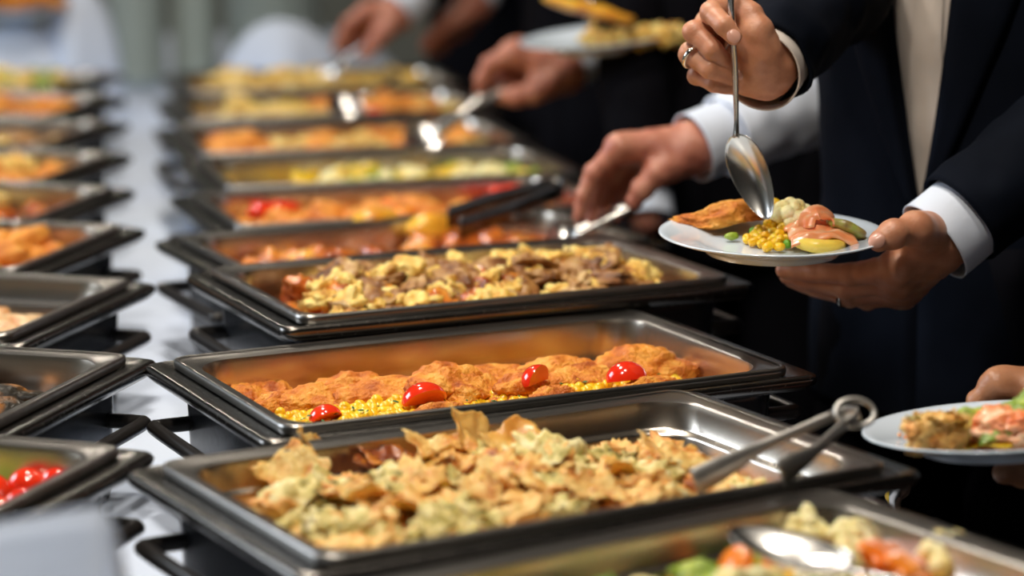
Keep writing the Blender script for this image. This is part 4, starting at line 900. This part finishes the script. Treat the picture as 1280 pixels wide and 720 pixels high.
    def shell(zlo, zhi, grow, wfun, fold, n=46, m2=56, seed=0):
        V, F = [], []
        for j in range(m2 + 1):
            z = zlo + (zhi - zlo) * j / m2; k = 0
            while k < len(zs) - 2 and z > zs[k + 1]: k += 1
            t = min(max((z - zs[k]) / (zs[k + 1] - zs[k]), 0), 1); a = (A[k] * (1 - t) + A[k + 1] * t) * fat + grow; b = (B[k] * (1 - t) + B[k + 1] * t) * fat + grow
            w0, w1 = wfun(z)
            for i in range(n + 1):
                th = w0 + (2 * math.pi - w0 - w1) * i / n
                r = 1 + fold * noise.noise(Vector((math.sin(th) * 3, math.cos(th) * 3, z * 4 + seed))) + fold * .6 * noise.noise(Vector((math.sin(th) * 7, math.cos(th) * 7, z * 14 + seed)))
                V.append(L(a * math.sin(th) * r, b * math.cos(th) * r, z))
        for j in range(m2):
            for i in range(n): q = j * (n + 1) + i; F.append((q, q + 1, q + n + 2, q + n + 1))
        return V, F
    def wj(z):
        if not open_v: return (.0, .0) if z < sh - .12 else ((z - sh + .12) * 1.6,) * 2
        t = max(0, (z - .985)); w = .52 * (1 - math.exp(-t * 4.2)); return (w * .58, w * .52) if t else (0, 0)
    o = add('shirt', *shell(.86, sh + .05, -.010 if open_v else -.012, lambda z: (0, 0), .02, 120 if open_v else 40, 90, seed=3), sm)
    if open_v:
        V, F = [], []           # buttoned front strip of the shirt
        for j in range(61):
            z = .90 + (sh - .90) * j / 60
            for x, d in ((-.018, 0), (-.016, .0018), (.016, .0018), (.018, 0)):
                k = 0
                while k < len(zs) - 2 and z > zs[k + 1]: k += 1
                t = (z - zs[k]) / (zs[k + 1] - zs[k]); b = (B[k] * (1 - t) + B[k + 1] * t) * fat - .010
                V.append(L(x, b * (1 + .02 * noise.noise(Vector((0, 3, z * 4 + 3)))) + d + .0025 + .0015 * math.sin(z * 60), z))
        for j in range(60):
            for i in range(3): F.append((j * 4 + i, j * 4 + i + 1, j * 4 + i + 5, j * 4 + i + 4))
        add('placket', V, F, sm)
    jp = add(jacket, *shell(.74 if jacket == 'jacket' else .86, sh + (.03 if open_v else .01), .004, wj, .035, 64, 70, seed=1), jm)
    q = jp.modifiers.new('cloth', 'SOLIDIFY'); q.thickness = .004
    if open_v:
        for sgn in (0, 1):
            V, F = [], []
            for j in range(41):
                z = .99 + (sh + .01 - .99) * j / 40; w = wj(z)[sgn]; k = 0
                while k < len(zs) - 2 and z > zs[k + 1]: k += 1
                t = (z - zs[k]) / (zs[k + 1] - zs[k]); a = (A[k] * (1 - t) + A[k + 1] * t) * fat + .004; b = (B[k] * (1 - t) + B[k + 1] * t) * fat + .004
                lw = .05 + .34 * min(1, j / 22) - (.10 * max(0, (j - 30) / 10))
                for i in range(7):
                    th = (w + lw * i / 6) * (1 if sgn == 0 else -1); e = .010 - .004 * i / 6 + (.004 if 0 < i < 6 else 0)
                    V.append(L(a * math.sin(th), b * math.cos(th), z) + (f * math.cos(th) + rt * math.sin(th)) * e)
            for j in range(40):
                for i in range(6): F.append((j * 7 + i, j * 7 + i + 1, j * 7 + i + 8, j * 7 + i + 7))
            lp = add('lapel', V, F, jm); q = lp.modifiers.new('cloth', 'SOLIDIFY'); q.thickness = .003
        V, F = xf(lump((.009, .009, .004), 2, 0, 1)[0], Matrix.Translation(L(.0, .150, .975)) @ Vector((f.x, f.y, 0)).to_track_quat('Z', 'Y').to_matrix().to_4x4()), ICO[2][1]; add('button', V, F, SHOE)
    # sleeves
    for a in arms:
        W, E, S = a['W'], a['elbow'], a['S']; d = (E - W).normalized(); cs = a.get('cuff_r', .042); cl = a.get('cuff_len', .035); slm = a.get('sleeve', jm); off = a.get('off', 0)
        pth = [W + d * (off + cl), W + d * (off + cl + .05), W.lerp(E, .55), E - d * .02, E.lerp(S, .12), E.lerp(S, .5), S, S + (S - C - up * S.z) * -.35 + up * .012]
        rr = [cs * 1.16, cs * 1.18, cs * 1.22, .062, .066, .076, .090, .088]
        V, F = tube(pth, rr, 48, 8, up=tuple(a.get('up', (0, 0, 1))), open_end=(.003, .045), fold=a.get('fold', .16), ffreq=26, fseed=a['side'] * 3)
        add('sleeve', V, F, slm)
        V, F = tube([W + d * off, W + d * (off + cl * .5), W + d * (off + cl + .01), W + d * (off + cl + .06)], [cs, cs * .99, cs * .98, cs], 48, 6, up=tuple(a.get('up', (0, 0, 1))), open_end=(.002, .05), fold=.03, ffreq=30)
        add('shirt_cuff', V, F, a.get('cuffm', SHIRTW))
    return root
def H(W, I, M_, Rg, P, T, d0, elbow, side, **k):
    g = lambda L_: [at(x, y, d0 + dd) for (x, y, dd) in L_]
    return dict(W=g([W])[0], fingers=[g(I), g(M_), g(Rg), g(P)], thumb=g(T), elbow=Vector(elbow), side=side, **k)

# hand with the spoon
TC = (Vector((0, 0, CAMH)) - at(900, 60, 2.6)).normalized()
a1 = H((955, 84, .035), [(903, 12, .075), (889, 16, .012), (905, 32, -.012), (917, 46, -.016)], [(889, 36, .085), (868, 40, .022), (890, 62, .006), (912, 80, .016)],
       [(880, 62, .082), (862, 67, .028), (886, 86, .010), (918, 96, .018)], [(884, 88, .070), (872, 94, .034), (892, 105, .020), (916, 110, .024)],
       [(950, 66, .010), (946, 40, .006), (937, 20, .014), (924, 4, .018)], 2.60, (.365, 2.87, 1.245), 1, s=1.12, vox=.0016, cuff_r=.043, cuff_len=.016, off=-.012, fold=.22, cuffm=SHIRT)
a1['nails'] = [(at(917.5, 45, 2.6 - .0245), at(917, 46, 2.584) - at(905, 32, 2.588), TC + Vector((.15, 0, .1)), 1.1), (at(925, 93, 2.6 + .010), at(930, 90, 2.6) - at(905, 90, 2.6), TC, .95)]
rp = at(861, 68, 2.628); a1['rings'] = [(at(866, 71, 2.62), at(886, 86, 2.61) - at(862, 67, 2.628), .0122)]
# hand under the plate
a2 = H((1168, 302, .02), [(1120, 335, -.010), (1064, 343, .020), (1020, 341, .045), (980, 338, .065)], [(1120, 350, .012), (1058, 359, .035), (1015, 352, .060), (985, 345, .080)],
       [(1122, 360, .034), (1062, 370, .050), (1020, 360, .075), (990, 350, .095)], [(1128, 366, .060), (1085, 375, .070), (1050, 368, .085), (1020, 358, .100)],
       [(1154, 292, -.015), (1145, 286, -.040), (1116, 293, -.060), (1100, 301, -.066)], 2.61, (.66, 2.72, 1.15), -1, s=1.18, vox=.0016, cuff_r=.047, cuff_len=.036, off=.0, fold=.14)
a2['nails'] = [(at(1096, 301, 2.544 - .0125), at(1094, 303, 2.6) - at(1112, 294, 2.599), TC + Vector((-.1, 0, .25)), 1.3)]
a2['rings'] = [(at(1056, 368, 2.655), at(1062, 370, 2.66) - at(1020, 360, 2.685), .0128)]
person('man in an open navy suit and ivory shirt spooning corn onto a plate', (.540, 2.960), (-.62, -.80), [a1, a2], SUIT, SHIRT, True)
# white sleeved arm reaching for the server
b1 = H((866, 185, .03), [(774, 184, .0), (742, 216, -.005), (730, 244, -.005), (724, 270, -.005)], [(782, 184, .025), (752, 222, .022), (742, 252, .018), (740, 274, .014)],
       [(792, 190, .048), (764, 228, .045), (757, 256, .036), (756, 274, .028)], [(804, 198, .066), (782, 232, .062), (775, 254, .05), (772, 270, .04)],
       [(842, 205, .008), (822, 216, -.008), (803, 236, -.012), (792, 252, -.012)], 3.17, (.475, 3.33, 1.085), 1, s=1.15, vox=.0022, cuff_r=.045, cuff_len=.05, off=.0, fold=.20, sleeve=SHIRTW)
b2 = dict(W=Vector((.70, 3.25, 1.0)), elbow=Vector((.93, 3.42, 1.08)), side=-1)
person('person in a white shirt sleeve and dark vest reaching over the row with a server', (.74, 3.52), (-.85, -.5), [b1, b2], SUITB, SHIRTW, False, skin=SKINR, jacket='vest')
# plate holder with ivory sleeve, behind
c1 = H((925, 28, .03), [(880, 42, .0), (845, 58, .01), (825, 66, .02), (806, 70, .03)], [(882, 50, .02), (845, 66, .03), (825, 72, .04), (808, 74, .05)], [(886, 56, .04), (850, 72, .05), (830, 77, .06), (812, 77, .07)], [(892, 58, .06), (862, 74, .07), (845, 78, .08), (830, 78, .09)],
       [(905, 30, -.01), (885, 32, -.02), (862, 36, -.02), (846, 42, -.02)], 3.95, (.56, 4.1, 1.25), -1, s=1.15, vox=.0028, cuff_r=.045, off=-.01, sleeve=SHIRT)
c2 = dict(W=Vector((.34, 4.02, .98)), elbow=Vector((.33, 4.24, 1.08)), side=1)
person('person in an ivory sleeve holding a plate of yellow food, behind the spoon hand', (.50, 4.28), (-.6, -.8), [c1, c2], SUITB, SHIRT, False, skin=SKINR, jacket='vest')
# dark suited guest serving
d1 = H((706, 86, .03), [(640, 66, .0), (612, 80, -.01), (602, 98, -.01), (600, 112, -.005)], [(648, 64, .02), (622, 76, .015), (610, 98, .01), (614, 116, .01)], [(658, 68, .045), (634, 92, .035), (626, 112, .03), (634, 122, .03)], [(670, 76, .065), (650, 98, .055), (642, 114, .05), (648, 124, .05)],
       [(688, 102, .0), (668, 114, -.012), (646, 120, -.015), (628, 120, -.012)], 4.10, (.27, 4.28, 1.12), 1, s=1.3, vox=.003, cuff_r=.040, off=.01)
d2 = dict(W=Vector((.22, 4.42, .95)), elbow=Vector((.37, 4.62, 1.08)), side=-1)
person('guest in a dark suit serving with tongs from the middle pans', (.19, 4.60), (-.75, -.66), [d1, d2], SUITB, SHIRTW, False, skin=SKINR)
# farthest guests
e1 = H((494, 16, .03), [(458, 14, .0), (436, 28, -.01), (426, 46, -.01), (420, 60, 0)], [(462, 14, .03), (444, 30, .02), (436, 48, .02), (432, 62, .02)], [(468, 18, .05), (452, 36, .05), (446, 50, .04), (442, 60, .04)], [(474, 24, .07), (462, 40, .07), (456, 52, .06), (452, 60, .06)],
       [(484, 34, .0), (474, 44, -.01), (464, 58, -.02), (456, 68, -.02)], 5.0, (.0, 5.22, 1.22), 1, s=1.2, vox=.0035, cuff_r=.045, off=.0, cuff_len=.06)
e2 = H((592, 4, .0), [(560, 28, .0), (545, 40, -.01), (535, 50, -.01), (530, 58, 0)], [(562, 32, .02), (548, 46, .02), (540, 55, .02), (536, 62, .02)], [(568, 36, .04), (554, 50, .04), (548, 58, .04), (544, 64, .04)], [(576, 38, .06), (562, 50, .06), (556, 58, .06), (552, 63, .06)],
       [(575, 20, -.02), (560, 28, -.03), (548, 40, -.03), (540, 48, -.03)], 5.15, (.10, 5.3, 1.2), -1, s=1.25, vox=.0035, cuff_r=.038)
person('farthest guest in a dark suit holding a serving spoon over the last pan', (.02, 5.62), (-.25, -.97), [e1, e2], SUITB, SHIRTW, False, skin=SKINR)
# guest at the right edge
g1 = H((1350, 500, .15), [(1248, 482, .15), (1224, 502, .15), (1217, 520, .145), (1214, 538, .135)], [(1262, 484, .16), (1240, 508, .16), (1234, 526, .15), (1232, 542, .14)], [(1276, 488, .17), (1256, 514, .17), (1250, 530, .15), (1248, 544, .14)], [(1290, 494, .18), (1272, 518, .17), (1266, 534, .15), (1262, 544, .14)],
       [(1335, 535, .08), (1308, 572, .03), (1280, 590, .02), (1256, 590, .015)], 2.22, (.78, 2.52, .98), -1, s=1.12, vox=.002, cuff_r=.043)
g2 = dict(W=Vector((.85, 2.10, .92)), elbow=Vector((1.05, 2.3, 1.02)), side=1)
person('guest at the right edge in a dark suit holding the plate with filo pastry', (.98, 2.62), (-.75, -.66), [g1, g2], SUIT, SHIRTW, False, skin=SKIND)
# another guest fills the row between the shirt sleeve and the serving guest
h1 = dict(W=Vector((.36, 3.72, .93)), elbow=Vector((.42, 3.92, 1.10)), side=1); h2 = dict(W=Vector((.60, 3.60, .93)), elbow=Vector((.75, 3.76, 1.1)), side=-1)
person('guest in a black suit standing behind the reaching white sleeve', (.36, 3.98), (-.5, -.86), [dict(W=Vector((.20, 3.80, .82)), elbow=Vector((.19, 3.95, 1.08)), side=1), dict(W=Vector((.50, 3.72, .82)), elbow=Vector((.56, 3.88, 1.08)), side=-1)], SUITB, SHIRTW, False, skin=SKINR)

# ------------------------------------------------------------------ napkins, plate stacks at the far end
def napkin(label, P, apex, seed=0, m=LINEN):
    """folded linen: fan of cloth panels falling from an apex ridge"""
    V, F = [], []; n, k = 60, 26; ap = Vector(apex)
    for j in range(k + 1):
        t = j / k
        for i in range(n):
            u = i / n * (len(P)); a = int(u) % len(P); b = (a + 1) % len(P); q = Vector(P[a]).lerp(Vector(P[b]), u - int(u))
            p = ap.lerp(q, t ** .9); c = (ap + q) * .5
            out = Vector((q.x - ap.x, q.y - ap.y, 0)); 
            p += out.normalized() * (.018 * math.sin(t * math.pi)) * math.cos(i / n * 2 * math.pi * 4 + seed)
            p += Vector((0, 0, .012 * math.sin(t * 3.1) * noise.noise(Vector((p.x * 12, p.y * 12, seed)))))
            V.append(p)
    for j in range(k):
        for i in range(n): q = (i + 1) % n; F.append((j * n + i, j * n + q, (j + 1) * n + q, (j + 1) * n + i))
    o = mesh_obj('folded_napkin', V, F, m); s = o.modifiers.new('t', 'SOLIDIFY'); s.thickness = .002; return tag(o, label, 'napkin')
V, F = [], []                   # near left: a broad folded napkin whose top edge slopes up to a rounded corner
def near_napkin():
    V, F = [], []; top = [at(-170, 690, 1.62), at(-60, 664, 1.60), at(0, 652, 1.585), at(60, 641, 1.57), at(105, 634, 1.56), at(126, 632, 1.557), at(136, 640, 1.557), at(140, 656, 1.56)]
    T = catmull(top, 6); K = len(T); rows = 20
    for side in (0, 1):
        for j in range(rows + 1):
            t = j / rows
            for i, p in enumerate(T):
                base = Vector((p.x + (.03 * (i / K) if side == 0 else .02), p.y + (-.10 if side == 0 else .09), TZ + .002)); q = p.lerp(base, t)
                q.y += (-.012 if side == 0 else .012) * math.sin(t * math.pi) + (.016 * math.exp(-((i / K - .72 - t * .5) ** 2) / .006) * (1 if side == 0 else -.5)) * min(1, t * 4)
                q.y -= (.020 * math.exp(-((i / K - .96) ** 2) / .004)) * min(1, t * 3) * (1 if side == 0 else -1)
                V.append(q)
    for side in (0, 1):
        o = side * (rows + 1) * K
        for j in range(rows):
            for i in range(K - 1): a = o + j * K + i; f = (a, a + 1, a + K + 1, a + K); F.append(f if side else f[::-1])
    e = K - 1; o = (rows + 1) * K
    for j in range(rows): F.append((j * K + e, (j + 1) * K + e, o + (j + 1) * K + e, o + j * K + e)); F.append((j * K, o + j * K, o + (j + 1) * K, (j + 1) * K))
    return V, F
o = mesh_obj('folded_napkin', *near_napkin(), LINEN); tag(o, 'tall folded white napkin in the near left corner, blurred', 'napkin'); q = o.modifiers.new('t', 'SOLIDIFY'); q.thickness = .0015
def tz(px, py): P = onz(px, py, TZ); return P
stp = None
def stack(px, d, r, n, label, m=GREYCHINA):
    global stp
    x = (px - 640) / FPX * d
    for i in range(n):
        if stp is None:
            V, F = lathe([(0, .002), (.5, .002), (.62, .006), (.85, .016), (1.0, .022), (1.0, .019), (.84, .012), (.62, .001), (.58, -.002), (0, 0)], 48)
            stp = mesh_obj('stacked_plate', [(a * r, b * r, c) for a, b, c in V], F, m); o = stp; stp['r'] = r
        else:
            o = stp.copy(); COL.objects.link(o)
        o.location = (x, d, TZ + .005 + i * .0105); s = r / stp['r']; o.scale = (s, s, 1)
        tag(o, label, 'plate', label[:40])
stack(172, 6.15, .068, 40, 'grey white side plate in the tall left stack at the table end')
stack(345, 6.15, .115, 32, 'grey white dinner plate in the wide stack behind the last right pan')
stack(245, 6.25, .055, 42, 'pale saucer in the narrow stack between the two plate stacks')
pts = lambda cx, cy, rx, ry: [(cx - rx, cy - ry, TZ + .004), (cx + rx, cy - ry, TZ + .004), (cx + rx, cy + ry, TZ + .004), (cx - rx, cy + ry, TZ + .004)]
def mound(label, px, py_top, d, rx, ry, seed):
    c = at(px, py_top, d); V, F = [], []; n, k = 48, 20
    for j in range(k + 1):
        t = j / k
        for i in range(n):
            a = 2 * math.pi * i / n; w_ = 1 + .10 * math.cos(a * 5 + seed) * t; q = math.sin(t * math.pi / 2)
            V.append((c.x + rx * q * w_ * math.cos(a), c.y + ry * q * w_ * math.sin(a), TZ + .003 + (c.z - TZ) * (math.cos(t * math.pi / 2) ** .8) + .006 * noise.noise(Vector((math.cos(a) * 3 * q, math.sin(a) * 3 * q, seed))) * (1 - t)))
    for j in range(k):
        for i in range(n): q = (i + 1) % n; F.append((j * n + i, j * n + q, (j + 1) * n + q, (j + 1) * n + i))
    o = mesh_obj('napkin_pile', V, F, LINEN); return tag(o, label, 'napkin')
mound('rounded pile of white napkins behind the last right pan', 352, 26, 5.65, .135, .12, 1)
mound('sloping white napkin behind the last left pan, beside the plate stack', 100, -14, 5.75, .09, .12, 2)
mound('low white napkin pile left behind the last left pan', 20, 30, 5.70, .12, .12, 3)
# fruit-coloured platter at the far top left
pl = plate('small white plate of orange food on the napkins at the far left corner', at(20, 14, 5.66), .10, (R(4), 0))
for i in range(14):
    a = bpy.data.objects.new('breaded_nugget', G['nugget'][i % 4]); COL.objects.link(a); c = at(20, 14, 5.66); an = i * 2.4; rr_ = .012 + .075 * math.sqrt(i / 14)
    a.location = c + Vector((rr_ * math.cos(an), rr_ * math.sin(an), .022 + .012 * (1 - i / 14))); a.rotation_euler = (.3, .2, i); tag(a, 'orange nugget on the plate at the far left corner', 'nugget', 'nuggets at the far left corner')
